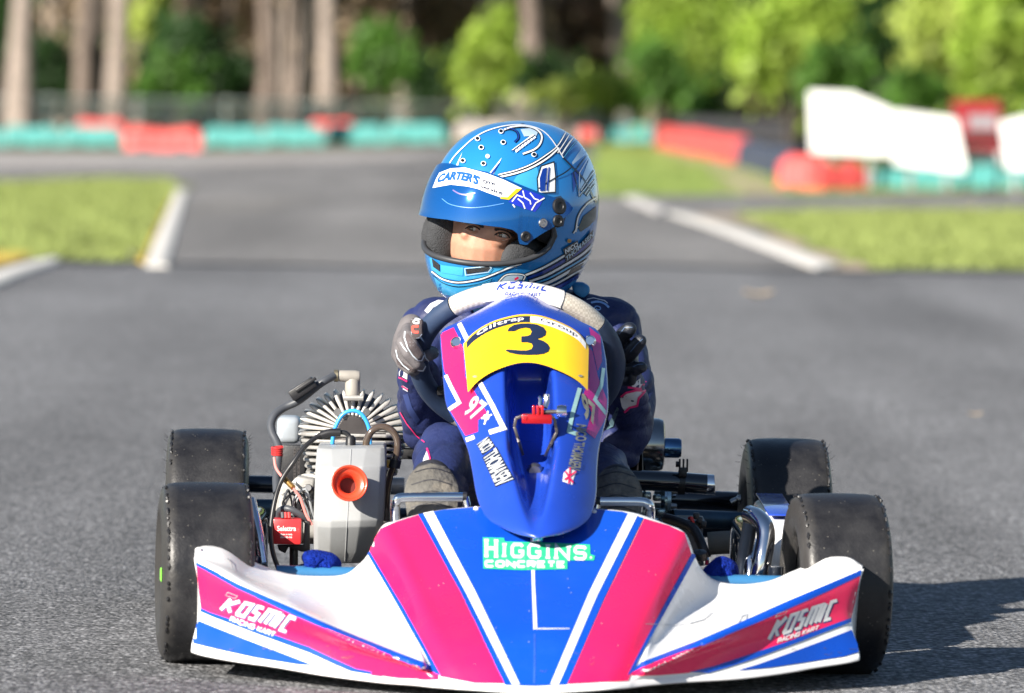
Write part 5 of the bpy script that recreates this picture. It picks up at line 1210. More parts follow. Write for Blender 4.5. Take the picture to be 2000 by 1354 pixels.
tubeE('kill_wire', [(112, 610, 8.42), (122, 670, 8.41), (150, 715, 8.40), (185, 750, 8.39), (230, 800, 8.38), (270, 855, 8.38), (290, 910, 8.38), (310, 965, 8.38), (345, 1025, 8.38)], .0022, M_wire, eng, n=8)
tubeE('wire_connector', [(165, 730, 8.392), (195, 762, 8.387), (228, 795, 8.378)], .0042, mat('brass', 0), eng, n=10)
b = MB(); pts = []
for k in range(40):
    t = k / 39; c = PE((130, 545 + 50 * t), 8.53); a = t * 25; pts.append(c + V(math.cos(a) * .0075, math.sin(a) * .0075, 0))
b.tube(pts, .0022, 6); b.build('wire_coil', mat('wire_red', 0), eng)
for k in range(6):
    r = random.Random(k); x0 = 150 + r.random() * 120; x1 = 200 + r.random() * 150
    tubeE('loose_wire', [(x0, 960, 8.42), (x0 + r.uniform(-40, 40), 880, 8.40), ((x0 + x1) / 2, 800 + r.random() * 60, 8.40), (x1, 860 + r.random() * 80, 8.41), (x1 + 20, 990, 8.42)], .0017, [M_rubber, M_lead, M_grey][k % 3], eng, n=6)
tubeE('thick_cable', [(140, 975, 8.40), (150, 935, 8.39), (200, 925, 8.38), (270, 960, 8.38), (330, 1015, 8.39)], .0052, M_lead, eng, n=10)
# carburettor jumble
cb = sub_empty('carburettor', kart)
for (x, y, sx2, sy2, Yc) in ((230, 860, .05, .045, 8.46), (300, 800, .028, .035, 8.45), (200, 900, .03, .03, 8.44), (275, 905, .04, .025, 8.44)):
    b = MB(); b.box(PE((x, y), Yc), (sx2, .04, sy2), Matrix.Rotation(.15, 3, 'Y')); b.build('body', M_alu, cb, bevel=.004, seg=3)
for (x, y) in ((195, 850), (255, 840), (300, 850), (320, 800)):
    b = MB(); b.lathe([(-.005, .0001), (-.005, .007), (.0, .008), (.004, .005), (.004, .0001)], axis_matrix(PE((x, y), 8.43), V(0, -1, .3)), 10); b.build('screw', M_steel, cb)
b = MB(); b.lathe([(-.006, .001), (-.006, .030), (.006, .030), (.006, .001)], axis_matrix(PE((325, 830), 8.47), V(.2, 1, 0)), 24); b.build('flange', M_alu, cb)
# ignition box
ib = sub_empty('ignition_box', kart)
M_igr = mat('ignition_red', (.55, .03, .035), rough=.35, coat=.2, var=.1, scale=30)
a, c = PE((105, 985), 8.36), PE((276, 1146), 8.36); cen = (a + c) / 2
b = MB(); b.box(cen + V(0, .015, 0), (c.x - a.x, .035, a.z - c.z)); igb = b.build('case', M_igr, ib, bevel=.0025)
IB = bvh_of(igb)
sticker('case_lettering', font_polys('Selettra', qmap([EC((130, 1030)), EC((246, 1030))], [EC((130, 1062)), EC((246, 1062))]), .015) , IB, M_swhite, ib, .0004, 10.)
sticker('case_lettering', font_polys('Made in Italy', qmap([EC((148, 1077)), EC((224, 1077))], [EC((148, 1090)), EC((224, 1090))]), .02) + font_polys('084-ID-56', qmap([EC((150, 1094)), EC((222, 1094))], [EC((150, 1106)), EC((222, 1106))]), .02), IB, M_swhite, ib, .0004, 10.)
b = MB(); b.prism([PE(c_, 8.375) for c_ in [(130, 1148), (290, 1148), (300, 1000), (330, 1000), (330, 1190), (280, 1190), (200, 1160), (180, 1200), (140, 1180)]], (0, .012, 0)); b.build('holder', M_black, ib, bevel=.001)
b = MB(); b.tube([PE((232, 1160), 8.40), PE((232, 1300), 8.40)], .0065, 12); b.build('rubber_mount', M_rubber, ib)
for x in (165, 185, 205):
    b = MB(); b.tube([PE((x, 985), 8.36), PE((x - 3, 950), 8.365)], .0028, 8); b.build('lead', mat('wire_red', 0) if x > 180 else M_lead, ib)
# silver cover behind the engine, chain guard
cv = sub_empty('engine_cover', kart)
M_cov = mat('cover_silver', (.42, .46, .50), rough=.35, metal=.35, coat=.2, var=.06)
a, c = PE((125, 360), 8.80), PE((270, 530), 8.80); b = MB(); b.box(((a.x + c.x) / 2, 8.84, (a.z + c.z) / 2), (c.x - a.x, .06, a.z - c.z)); b.build('panel', M_cov, cv, bevel=.010, seg=3)
a, c = PE((270, 470), 8.82), PE((1010, 552), 8.82); b = MB(); b.box(((a.x + c.x) / 2, 8.86, (a.z + c.z) / 2), (c.x - a.x, .05, a.z - c.z)); b.build('lower_panel', mat('cover_dusty', (.24, .22, .21), rough=.5, metal=.2, var=.2, scale=14), cv, bevel=.006)
a, c = PE((140, 535), 8.78), PE((400, 800), 8.78); b = MB(); b.box(((a.x + c.x) / 2, 8.80, (a.z + c.z) / 2), (c.x - a.x, .02, a.z - c.z)); b.build('chain_guard', M_black, cv, bevel=.003)
a, c = PE((820, 555), 8.84), PE((1020, 625), 8.84); b = MB(); b.box(((a.x + c.x) / 2, 8.86, (a.z + c.z) / 2), (c.x - a.x, .03, a.z - c.z)); b.build('rear_bracket', M_black, cv, bevel=.003)
b = MB()
for k in range(22):
    y = 560 + k * 10.5
    for x in (238, 262): b.lathe([(-.002, .0001), (-.002, .0022), (.002, .0022), (.002, .0001)], axis_matrix(PE((x, y), 8.77), V(0, 1, 0)), 6)
b.build('chain', M_gun, cv, kind='stuff')
# grey intake box with orange trumpet
ab = sub_empty('intake_box', kart)
M_box = mat('box_grey', (.33, .34, .345), rough=.42, var=.06, scale=14, dirt=(.20, .18, .15), dirt_amt=.35, dirt_scale=10, bump=.04, bscale=300, rvar=.1)
sect = [  # crop y, left x, right x, front Y, chamfer
 (541, 385, 780, 8.372, .020), (556, 372, 792, 8.352, .022), (668, 362, 794, 8.302, .026), (700, 360, 794, 8.298, .027), (1000, 350, 778, 8.285, .026), (1040, 350, 772, 8.288, .026), (1190, 352, 740, 8.318, .024), (1262, 372, 700, 8.340, .022)]
rows = []
for y, x0, x1, Yf, chm in sect:
    a, c = PE((x0, y), Yf), PE((x1, y), Yf); zb_ = .11 if y < 1240 else .09
    rows.append([V(a.x, Yf + zb_, a.z), V(a.x, Yf + chm * .9, a.z), V(a.x + chm * .25, Yf + chm * .5, a.z), V(a.x + chm, Yf, a.z), V(c.x - chm * 1.25, Yf, c.z), V(c.x - chm * .3, Yf + chm * .5, c.z), V(c.x, Yf + chm * .95, c.z), V(c.x, Yf + zb_, c.z)])
b = MB(); b.grid(rows, cu=True, flip=True); b.f.append(tuple(range(8))); b.f.append(tuple(len(b.v) - 8 + i for i in range(8))[::-1]); box_o = b.build('box_shell', M_box, ab, bevel=.0045, ang=14, seg=3)
b = MB(); pts = []
BXB = bvh_of(box_o)
for y in range(560, 1250, 12):
    h_ = BXB.ray_cast(CAM, ray(*EC((585 - (y - 560) * .055, y))).normalized())
    if h_[0] is not None: pts.append(h_[0])
b.tube(pts, .0009, 6); b.build('mould_seam', M_box, ab)
q = PE((560, 790), 8.292); tp = (PE((582, 790), 8.245) - q)
M_or = mat('trumpet_orange', (.62, .062, .026), rough=.32, coat=.25, sub=.1, var=.04)
b = MB(); b.lathe([(.0, .0165), (.018, .0175), (.026, .0205), (.0315, .0235), (.0330, .0258), (.0322, .0270), (.0296, .0266), (.0278, .0232), (.0262, .0180), (.022, .0135), (.012, .0118), (-.03, .0115)][::-1], axis_matrix(q, tp + V(0, 0, .008)), 48)
b.build('intake_trumpet', M_or, ab, ang=80)
b = MB(); b.lathe([(.0, .0001), (.0, .014)], axis_matrix(q + tp.normalized() * .006, tp), 24); b.build('trumpet_bore', mat('bore_red', (.10, .012, .008), rough=.6), ab)
b = MB(); b.lathe([(-.004, .0001), (-.004, .006), (.004, .006), (.004, .0001)], axis_matrix(PE((580, 535), 8.40), V(0, 0, 1)), 12); b.build('stub', M_black, ab)

# =================================================================== PERSON
pers = thing('person', P(1005, 900, 8.72) * 1, 'person in navy racing suit and blue full-face helmet sitting in the kart, looking aside', 'person')
pers.location.z = .1; ORG[pers.name] = Vector(pers.location)
def blob(nm, caps, vox, m, parent, smooth=4, disp=None):
    """tapered capsules fused into one continuous surface"""
    b = MB()
    for c in caps:
        pts = [Vector(p) for p in c[0]]; rs = c[1]
        if len(pts) == 1:
            b.ball(pts[0], rs[0] if isinstance(rs[0], tuple) else (rs[0],) * 3, 20, c[2] if len(c) > 2 else None); continue
        for i in range(len(pts) - 1):
            a, e, ra, re = pts[i], pts[i + 1], rs[i], rs[i + 1]; d = e - a; M = axis_matrix(a, d, V(0, 0, 1) if abs(d.normalized().z) < .95 else V(0, 1, 0)); L_ = d.length
            pr = [(-ra * math.cos(t), max(.0001, ra * math.sin(t))) for t in (math.pi / 2 * k / 6 for k in range(7))] + [(L_ + re * math.sin(t), max(.0001, re * math.cos(t))) for t in (math.pi / 2 * k / 6 for k in range(7))]
            b.lathe(pr, M, 20)
    o0 = origin(parent); me = bpy.data.meshes.new(nm); me.from_pydata([v - o0 for v in b.v], [], b.f); bm = bmesh.new(); bm.from_mesh(me)
    bmesh.ops.remove_doubles(bm, verts=bm.verts, dist=2e-4); bmesh.ops.recalc_face_normals(bm, faces=bm.faces); bm.to_mesh(me); bm.free()
    o = bpy.data.objects.new(nm, me); COL.objects.link(o); me.materials.append(m)
    r = o.modifiers.new('remesh', 'REMESH'); r.mode = 'VOXEL'; r.voxel_size = vox; r.use_smooth_shade = True
    s = o.modifiers.new('smooth', 'SMOOTH'); s.factor = .5; s.iterations = smooth
    bpy.context.view_layer.update()
    nm_ = bpy.data.meshes.new_from_object(o.evaluated_get(bpy.context.evaluated_depsgraph_get())); o.modifiers.clear(); o.data = nm_
    if not nm_.materials: nm_.materials.append(m)
    if disp:
        vs = [v.co.copy() for v in nm_.vertices]; ns = [v.normal.copy() for v in nm_.vertices]
        for v, p, q in zip(nm_.vertices, vs, ns): v.co = p + q * disp(p + o0, q)
    for p in nm_.polygons: p.use_smooth = True
    o.parent = parent; ORG[o.name] = o0; return o
def wr(p, q):       # folds of the suit
    r = abs(noise.noise(V(p.x * 9 + p.z * 5, p.y * 9, p.z * 24))); r2_ = abs(noise.noise(V(p.x * 16 + 7, p.y * 12, p.z * 20 - p.x * 14))); return .0045 * noise.noise(V(p.x * 13, p.y * 13, p.z * 24)) - .0050 * (1 - r) ** 4 - .0030 * (1 - r2_) ** 6 + .0009 * noise.noise(V(p.x * 40, p.y * 40, p.z * 60))
M_suit = mat('suit_navy', (.012, .020, .085), rough=.58, var=.22, scale=25, bump=.22, bscale=120)
N, L, b_ = nodes(M_suit)
M_swh = mat('suit_white', (.62, .62, .66), rough=.45, var=.06, scale=40); M_spk = mat('suit_pink', (.70, .02, .16), rough=.45)
neck = P(1005, 585, 8.70); shL, shR = P(846, 648, 8.70), P(1190, 640, 8.70)
elL, elR = P(832, 832, 8.60), P(1228, 828, 8.62); wrL, wrR = P(812, 700, 8.465), P(1214, 720, 8.475)
pel = V(.03, 8.80, .16); chest = V(.02, 8.74, .33); hipL, hipR = V(-.06, 8.74, .15), V(.11, 8.74, .15)
knL, knR = P(872, 893, 8.36), P(1165, 925, 8.38); anL, anR = P(846, 1000, 8.12), P(1205, 1000, 8.13)
suit = blob('racing_suit', [([pel, V(.025, 8.79, .24), chest, V(.015, 8.72, .42)], [.125, .12, .125, .105]), ([V(.015, 8.72, .42), neck], [.10, .062]),
    ([shL + V(.05, 0, -.01), shL], [.075, .052]), ([shR - V(.05, 0, .01), shR], [.075, .052]),
    ([shL, shL.lerp(elL, .5) + V(-.008, 0, 0), elL], [.051, .046, .043]), ([elL, elL.lerp(wrL, .5), wrL], [.043, .037, .029]),
    ([shR, shR.lerp(elR, .5) + V(.010, 0, 0), elR], [.051, .046, .042]), ([elR, elR.lerp(wrR, .5), wrR], [.042, .037, .029]),
    ([elL, P(875, 850, 8.62)], [.043, .038]), ([elR, P(1205, 870, 8.62)], [.043, .044]),
    ([hipL, knL], [.085, .052]), ([hipR, knR], [.085, .052]), ([knL, anL], [.05, .036]), ([knR, anR], [.05, .036])], .0045, M_suit, pers, 5, wr)
SB = bvh_of(suit)
def sst(nm, polys, m, lay=1, cell=10.): return sticker(nm, polys, SB, m, suit, .0007 * lay, cell)
sst('white_flash', stroke([GC((700, 340)), GC((790, 230)), GC((900, 180)), GC((990, 190))], 9) + stroke([GC((820, 300)), GC((900, 235)), GC((960, 215))], 4), M_swh)
for q_p in ([[SCr(c) for c in [(385, 725), (440, 680), (475, 655), (488, 690), (450, 745), (400, 740)]], [SCr(c) for c in [(305, 820), (330, 790), (400, 770), (480, 765), (435, 815), (425, 865), (370, 882), (340, 915), (318, 880)]]]): sst('white_panel', [q_p], M_swh)
sst('pink_piping', stroke([SCr(c) for c in [(360, 735), (400, 742), (450, 750), (488, 695)]], 4), M_spk, 2); sst('pink_piping', stroke([SCr(c) for c in [(312, 805), (350, 775), (420, 758), (486, 766), (438, 815), (428, 870), (370, 885), (335, 920)]], 4), M_spk, 2)
for q_p in ([[EC(c) for c in [(868, 100), (900, 60), (935, 55), (930, 130), (905, 115)]], [EC(c) for c in [(905, 165), (935, 185), (935, 205), (905, 190)]]]): sst('white_panel', [q_p], M_swh)
sst('pink_piping', stroke([EC(c) for c in [(866, 112), (900, 122), (932, 140)]], 3), M_spk, 2); sst('pink_piping', stroke([EC(c) for c in [(900, 168), (935, 190)]], 3), M_spk, 2)
sst('white_panel', [[EC(c) for c in [(1030, 620), (1055, 560), (1070, 640), (1020, 670)]]], M_swh); sst('pink_piping', stroke([EC(c) for c in [(1052, 556), (1064, 600), (1076, 642)]], 3.5), M_spk, 2)
sst('suit_emblem', stroke(curve2([SCr(c) for c in [(112, 160), (130, 145), (155, 152), (158, 168), (138, 172), (128, 162)]], 4), 2) + stroke(curve2([SCr(c) for c in [(90, 120), (140, 112), (190, 128), (222, 155)]], 5), 4), mat('suit_sky', (.18, .32, .62), rough=.4), 1)
sst('cuff_panel', [[SCr(c) for c in [(285, 880), (298, 895), (255, 1025), (205, 1055), (230, 990)]]], mat('suit_teal', (.09, .16, .19), rough=.5), 1)
sst('pink_piping', stroke([EC(c) for c in [(890, 330), (930, 400), (985, 470), (1040, 520)]], 2.0), M_spk, 2)
sst('sleeve_panel', [[EC(c) for c in [(905, 225), (935, 215), (960, 300), (1010, 380), (985, 400), (935, 330)]]], mat('suit_mid', (.03, .05, .17), rough=.5), 1)
sst('epaulette', stroke([SCr((60, 95)), SCr((110, 85)), SCr((190, 105)), SCr((215, 125))], 1.5), M_swh, 1)
# collar pieces at the neck
b = MB(); rows = []
for k in range(25):
    a = rad(360 * k / 24); c = neck + V(0, .005, .005); rows.append([c + V(math.cos(a) * r, math.sin(a) * r * 1.05, z) for r, z in ((.085, -.03), (.080, .01), (.070, .02), (.060, .012))])
b.grid(rows); b.build('neck_collar', mat('collar_blue', (.03, .20, .42), rough=.5, var=.25, scale=30), pers)
b = MB(); b.prism([P(*HC(c), 8.64) for c in [(1340, 1180), (1420, 1185), (1475, 1215), (1465, 1255), (1420, 1300), (1350, 1250)]], (0, .05, .0)); b.build('neck_brace', mat('collar_blue', 0), pers, bevel=.006, seg=3)
# ------------------------------------------------------------------ gloves
M_glove = mat('glove_grey', (.125, .115, .12), rough=.75, var=.15, scale=50, bump=.25, bscale=600)
M_glove2 = mat('glove_brown', (.085, .068, .07), rough=.8, var=.2, scale=60, bump=.3, bscale=600)
M_seam = mat('glove_seam', (.52, .58, .64), rough=.7)
M_gblk = mat('glove_black', (.010, .013, .022), rough=.45, var=.2, scale=50, bump=.2, bscale=500)
def Gp(c, Y): q = GC(c); return P(q[0], q[1], Y)
# left in the photo: palm behind the rim, four fingers wrapped over it from outside, thumb on the inner side
gl_caps = [([wrL + V(0, .03, .03), Gp((450, 580), 8.43), Gp((350, 800), 8.425), Gp((300, 1020), 8.44)], [0.0240, 0.0192, 0.0184, 0.0168]),
    ([Gp((400, 620), 8.41), Gp((400, 740), 8.350), Gp((460, 880), 8.336), Gp((560, 1030), 8.342), Gp((605, 1105), 8.352)], [0.0096, 0.0100, 0.0100, 0.0092, 0.0070]),
    ([Gp((330, 720), 8.42), Gp((320, 850), 8.368), Gp((400, 1020), 8.348), Gp((540, 1190), 8.352), Gp((620, 1245), 8.362)], [0.0100, 0.0104, 0.0096, 0.0084, 0.0070]),
    ([Gp((270, 830), 8.44), Gp((260, 960), 8.385), Gp((330, 1120), 8.385), Gp((470, 1270), 8.385), Gp((530, 1310), 8.390)], [0.0096, 0.0092, 0.0084, 0.0076, 0.0064]),
    ([Gp((250, 960), 8.46), Gp((235, 1080), 8.42), Gp((300, 1210), 8.405), Gp((420, 1300), 8.40), Gp((480, 1345), 8.405)], [0.0084, 0.0080, 0.0072, 0.0064, 0.0054]),
    ([Gp((470, 800), 8.47), Gp((600, 950), 8.455), Gp((800, 1010), 8.415), Gp((735, 1040), 8.385), Gp((715, 1045), 8.374)], [0.0112, 0.0100, 0.0100, 0.0100, 0.0088])]
glv = blob('glove', gl_caps, .0016, M_glove, pers, 2)
glv['label'] = 'grey and brown glove gripping the rim'
GB = bvh_of(glv)
def gst(nm, polys, m, lay=1, cell=6.): return sticker(nm, polys, GB, m, glv, .0005 * lay, cell, step=0)
gst('suede_patch', [[GC(c) for c in [(350, 700), (400, 690), (470, 800), (560, 900), (640, 1030), (610, 1130), (560, 1120), (480, 1040), (400, 930)]]], M_glove2)
gst('suede_patch', [[GC(c) for c in [(190, 1060), (260, 1120), (370, 1200), (500, 1270), (555, 1310), (520, 1345), (380, 1290), (230, 1210)]]], M_glove2)
for q_s in ([(275, 840), (330, 930), (390, 990)], [(560, 1290), (640, 1300), (680, 1230)], [(900, 1130), (905, 1060), (880, 980)], [(672, 1010), (690, 1090), (740, 1140)], [(200, 960), (230, 1090), (320, 1210), (420, 1290)]): gst('seam', stroke([GC(c) for c in q_s], 2.0), M_seam, 2)
gst('seam', stroke([GC(c) for c in [(350, 660), (345, 760), (400, 930), (480, 1050), (560, 1130), (620, 1130), (655, 1050)]], 2.2), M_seam, 2)
# cuff tab with its letters
w_ = [Gp(c, 8.330) for c in [(425, 470), (470, 440), (540, 432), (610, 455), (640, 490), (625, 600), (632, 700), (590, 765), (510, 790), (450, 740), (430, 620)]]
b = MB(); b.prism(w_, (.002, .007, 0)); tab = b.build('cuff_tab', M_glove2, pers, bevel=.0016, seg=2); TB = bvh_of(tab)
tabE = tab
sticker('tab_edge', [q for q in stroke([GC(c) for c in [(432, 476), (472, 447), (540, 440), (603, 462)]], 1.6)] + stroke([GC(c) for c in [(440, 620), (458, 735), (512, 780), (585, 757), (624, 700)]], 1.6), TB, M_seam, tab, .0003, 6.)
sticker('tab_letter', stroke(curve2([GC(c) for c in [(575, 465), (530, 468), (490, 480), (490, 510), (530, 522), (575, 520)]], 4), 3.2) + stroke([GC((570, 468)), GC((572, 524))], 3), TB, M_swhite, tab, .0005, 6.)
sticker('tab_letter', stroke(curve2([GC(c) for c in [(570, 572), (520, 572), (475, 580), (480, 650), (520, 668), (572, 665)]], 4), 5), TB, mat('tab_red', (.75, .10, .07), rough=.6), tab, .0005, 6.)
# right in the photo: black glove, palm behind the rim, fingers spread
def Sp(c, Y): q = SCr(c); return P(q[0], q[1], Y)
gr = blob('glove', [([wrR + V(0, .02, .02), Sp((330, 560), 8.47), Sp((310, 460), 8.455)], [0.0258, 0.0224, 0.0189]),
    ([Sp((310, 480), 8.45), Sp((300, 400), 8.43), Sp((330, 350), 8.42), Sp((372, 312), 8.41), Sp((382, 308), 8.408)], [0.0120, 0.0116, 0.0116, 0.0108, 0.0090]),
    ([Sp((320, 560), 8.455), Sp((370, 500), 8.425), Sp((410, 450), 8.415), Sp((452, 400), 8.408), Sp((458, 392), 8.406)], [0.0112, 0.0116, 0.0112, 0.0099, 0.0077]),
    ([Sp((330, 640), 8.46), Sp((385, 615), 8.43), Sp((430, 600), 8.42), Sp((462, 592), 8.415), Sp((470, 590), 8.415)], [0.0112, 0.0112, 0.0103, 0.0086, 0.0065]),
    ([Sp((330, 680), 8.47), Sp((365, 690), 8.44), Sp((385, 690), 8.43), Sp((395, 660), 8.425)], [0.0099, 0.0090, 0.0082, 0.0069]),
    ([Sp((290, 560), 8.46), Sp((240, 520), 8.44), Sp((205, 480), 8.425), Sp((190, 450), 8.42)], [0.0112, 0.0108, 0.0099, 0.0077])], .0018, M_gblk, pers, 2)
gr['label'] = 'black glove with spread fingers behind the rim'
RB = bvh_of(gr)
sticker('finger_seam', stroke([SCr(c) for c in [(300, 350), (340, 300), (395, 300)]], 1.6) + stroke([SCr(c) for c in [(380, 480), (430, 420), (470, 385)]], 1.6) + stroke([SCr(c) for c in [(400, 590), (440, 572), (475, 570)]], 1.6), RB, mat('seam_blue', (.06, .10, .18), rough=.5), gr, .0005, 6.)
# ------------------------------------------------------------------ shoes: soles towards the camera
M_sole = mat('shoe_sole', (.10, .095, .085), rough=.85, var=.3, scale=30, bump=.5, bscale=120, dirt=(.30, .26, .20), dirt_amt=.6, dirt_scale=25)
M_shoe = mat('shoe_upper', (.02, .02, .025), rough=.6, var=.2, scale=40, bump=.1, bscale=300)
def shoe(px, top, bot, hw, Y, an):
    sh = sub_empty('shoe', pers); s = S(Y); rows = []
    for k in range(17):
        v = k / 16; py = bot + (top - bot) * v; wv = hw * math.sqrt(max(.0, 1 - max(0, (v - .45) / .55) ** 2.3)) * (.86 + .14 * min(1, v / .45))
        rows.append([P(px + wv * t, py, Y + .045 * v * v + .012 * t * t) for t in (-1, -.75, -.4, 0, .4, .75, 1)])
    fr_ = [p for p in [r[0] for r in rows]] + [r[-1] for r in rows][::-1]
    b = MB(); b.grid(rows); back = [[p + V(0, .012, 0) for p in r] for r in rows]; b.grid(back, flip=True); ed = [r[0] for r in rows] + rows[-1][1:-1] + [r[-1] for r in rows][::-1]; eb = [p + V(0, .012, 0) for p in ed]; b.grid([ed, eb])
    b.grid([rows[0], back[0]]); so_ = b.build('sole', M_sole, sh, ang=50); 
    c = P(px, (top + bot) / 2 - 5, Y + .06)
    up = blob('upper', [([P(px, top + 32, Y + .098), P(px, (top + bot) / 2, Y + .074), P(px, bot - 12, Y + .068), an], [hw / s * .78, hw / s * .92, hw / s * .85, .034])], .004, M_shoe, sh, 4)
    SO = bvh_of(so_)
    for i in range(5):
        y = bot + (top - bot) * (.12 + .19 * i); sticker('sole_groove', stroke(curve2([(px - hw * .75, y + 6), (px, y - 4), (px + hw * .75, y + 6)], 5), 2.0), SO, M_shoe, sh, .0004, 10.)
shoe(843, 905, 1022, 53, 8.075, anL); shoe(1205, 912, 1030, 50, 8.085, anR)
# ------------------------------------------------------------------ helmet frame
PSI, PIT, ROL = rad(38), rad(4), rad(9)
Fv = V(-math.sin(PSI) * math.cos(PIT), -math.cos(PSI) * math.cos(PIT), -math.sin(PIT)); Lv = V(math.cos(PSI), -math.sin(PSI), 0); Uv = Fv.cross(Lv)
Lv, Uv = Lv * math.cos(ROL) - Uv * math.sin(ROL), Uv * math.cos(ROL) + Lv * math.sin(ROL)
HCN = P(1003, 417, 8.62)
def hw_(x, f, u): return HCN + Lv * x + Fv * f + Uv * u
def hel(phi, th, k=1.):
    """point of the shell: phi from straight ahead towards the wearer's left, th up"""
    c, s = math.cos(th), math.sin(th); r = abs(c) ** (.80 if th > 0 else .55)
    Wd, Hh = .1215, .138; Lf = .146 if math.cos(phi) > 0 else .140
    chin = .026 * max(0, math.cos(phi)) ** 2 * max(0, math.sin(-th * 1.6)) if th < 0 else 0
    sp = abs(math.sin(phi)); nap = 1 - (.10 * max(0, -math.cos(phi)) * max(0, -s) ** 1.5)
    x = Wd * math.sin(phi) * r * k; f = (Lf * math.cos(phi) * r * nap + chin) * k; u = Hh * (s if th > 0 else s * (.98 + .05 * max(0, math.cos(phi)))) * k
    if th > 0 and math.cos(phi) < 0: u += .006 * math.sin(2 * th) * -math.cos(phi); f -= .006 * math.sin(2 * th) * -math.cos(phi)
    return hw_(x, f, u)
PA = rad(72)
def ap(phi):
    a = abs(phi)
    if a >= PA: return rad(-4), rad(-4)
    q = (1 - (a / PA) ** 3.4) ** .5; return rad(-4) + rad(22) * q, rad(-4) - rad(20) * q
def helrows(k0=1.):
    NP = 120; rows = []
    for i in range(NP):
        phi = -math.pi + 2 * math.pi * i / NP; tt, tb = ap(phi); hem = rad(-62) if math.cos(phi) > 0 else rad(-58)
        rows.append(([hel(phi, rad(89.5) + (tt - rad(89.5)) * k / 26, k0) for k in range(27)], [hel(phi, tb + (hem - tb) * k / 16, k0) for k in range(17)], phi))
    return rows
hr = helrows(); NP = len(hr)
b = MB()
b.grid([[r[0][k] for r in hr] for k in range(27)], cu=True); b.grid([[r[1][k] for r in hr] for k in range(17)], cu=True)
hem = [r[1][-1] for r in hr]; b.grid([hem, [p * 1 + (HCN - p) * .06 + Uv * .004 for p in hem], [p + (HCN - p) * .14 + Uv * .02 for p in hem]], cu=True)
M_hel = mat('helmet_blue', (.018, .22, .58), rough=.22, metal=.25, coat=1., var=.05, scale=8)
N, L, b_ = nodes(M_hel)      # metallic flake in the paint
vf = N.new('ShaderNodeTexVoronoi'); vf.inputs['Scale'].default_value = 900; tc = N.new('ShaderNodeTexCoord'); L(tc.outputs['Object'], vf.inputs['Vector'])
bpn = N.new('ShaderNodeBump'); bpn.inputs['Strength'].default_value = .06; bpn.inputs['Distance'].default_value = .001; L(vf.outputs['Color'], bpn.inputs['Height']); L(bpn.outputs[0], b_.inputs['Normal'])
helm = b.build('helmet', M_hel, pers, ang=60)
HB = bvh_of(helm)
# aperture trim (rubber beading) following the edge
up_ = [r[0][-1] for r in hr if abs(r[2]) < PA]; lo_ = [r[1][0] for r in hr if abs(r[2]) < PA]
loop = [hel(-PA, rad(-4))] + lo_ + [hel(PA, rad(-4))] + up_[::-1]
b = MB(); b.tube(loop, .0045, 10, closed=True); b.build('eyeport_trim', mat('trim_grey', (.035, .037, .042), rough=.5, var=.1), helm)
# inner liner, padding
lin_rows = [[hel(-math.pi + 2 * math.pi * i / 60, rad(88) - rad(150) * k / 24, .955) for i in range(60)] for k in range(25)]
M_lin = mat('liner_black', (.012, .012, .014), rough=.9, bump=.3, bscale=300); M_padg = mat('liner_mesh', (.045, .047, .052), rough=.9, bump=.6, bscale=500, var=.2, scale=60)
b = MB(); fs = []
n_ = 60
for k in range(24):
    for i in range(60):
        phi = -math.pi + 2 * math.pi * (i + .5) / 60; th = rad(88) - rad(150) * (k + .5) / 24; tt, tb = ap(phi)
        if abs(phi) < PA and tb - rad(1) < th < tt + rad(1): continue
        fs.append((k * 60 + i, k * 60 + (i + 1) % 60, (k + 1) * 60 + (i + 1) % 60, (k + 1) * 60 + i))
b.add([p for r in lin_rows for p in r], fs); b.build('liner', M_lin, helm)
def cushion(nm, c, r, m, M):
    b = MB(); b.ball(c, r, 20, M); return b.build(nm, m, helm)
HM = Matrix((Lv, Fv, Uv)).transposed()
cushion('cheek_pad', hw_(-.078, .05, -.042), (.030, .060, .054), M_padg, HM); cushion('cheek_pad', hw_(-.054, .086, -.034), (.026, .042, .056), M_padg, HM); cushion('cheek_pad', hw_(.070, .055, -.052), (.022, .050, .032), M_padg, HM)
cushion('brow_pad', hw_(0, .075, .062), (.085, .045, .022), M_lin, HM); cushion('chin_pad', hw_(0, .092, -.078), (.05, .022, .020), M_padg, HM)
cushion('temple_pad', hw_(-.088, .04, .012), (.020, .06, .04), M_lin, HM); cushion('temple_pad', hw_(.096, .02, .012), (.020, .06, .04), M_lin, HM)
# ------------------------------------------------------------------ body: one continuous figure from head to ankles (its covered parts lie inside the suit)
M_skin = mat('skin', (.48, .245, .165), rough=.5, var=.10, scale=70, sub=.25, dirt=(.42, .16, .11), dirt_amt=.5, dirt_scale=28, bump=.05, bscale=500)
def fcp(x, f, u): return hw_(x, f + .032, u + .004)
head = [([fcp(0, -.01, .025)], [(.068, .084, .085)], HM), ([fcp(0, .030, -.045)], [(.055, .055, .065)], HM), ([fcp(0, .060, .030), fcp(0, .060, .030)], [.03, .03]),
    ([fcp(-.026, .0645, .022), fcp(.026, .0645, .022)], [.0145, .0145]),                                     # brow ridge
    ([fcp(0, .0680, .010), fcp(0, .0730, -.010), fcp(0, .0805, -.028)], [.0080, .0075, .0080]), ([fcp(-.0075, .0735, -.031), fcp(.0075, .0735, -.031)], [.0062, .0062]),   # nose
    ([fcp(-.034, .052, -.022)], [(.026, .020, .024)], HM), ([fcp(.034, .052, -.022)], [(.026, .020, .024)], HM),     # cheeks
    ([fcp(0, .066, -.062)], [(.022, .014, .014)], HM), ([fcp(0, .058, -.088)], [(.02, .018, .016)], HM)]
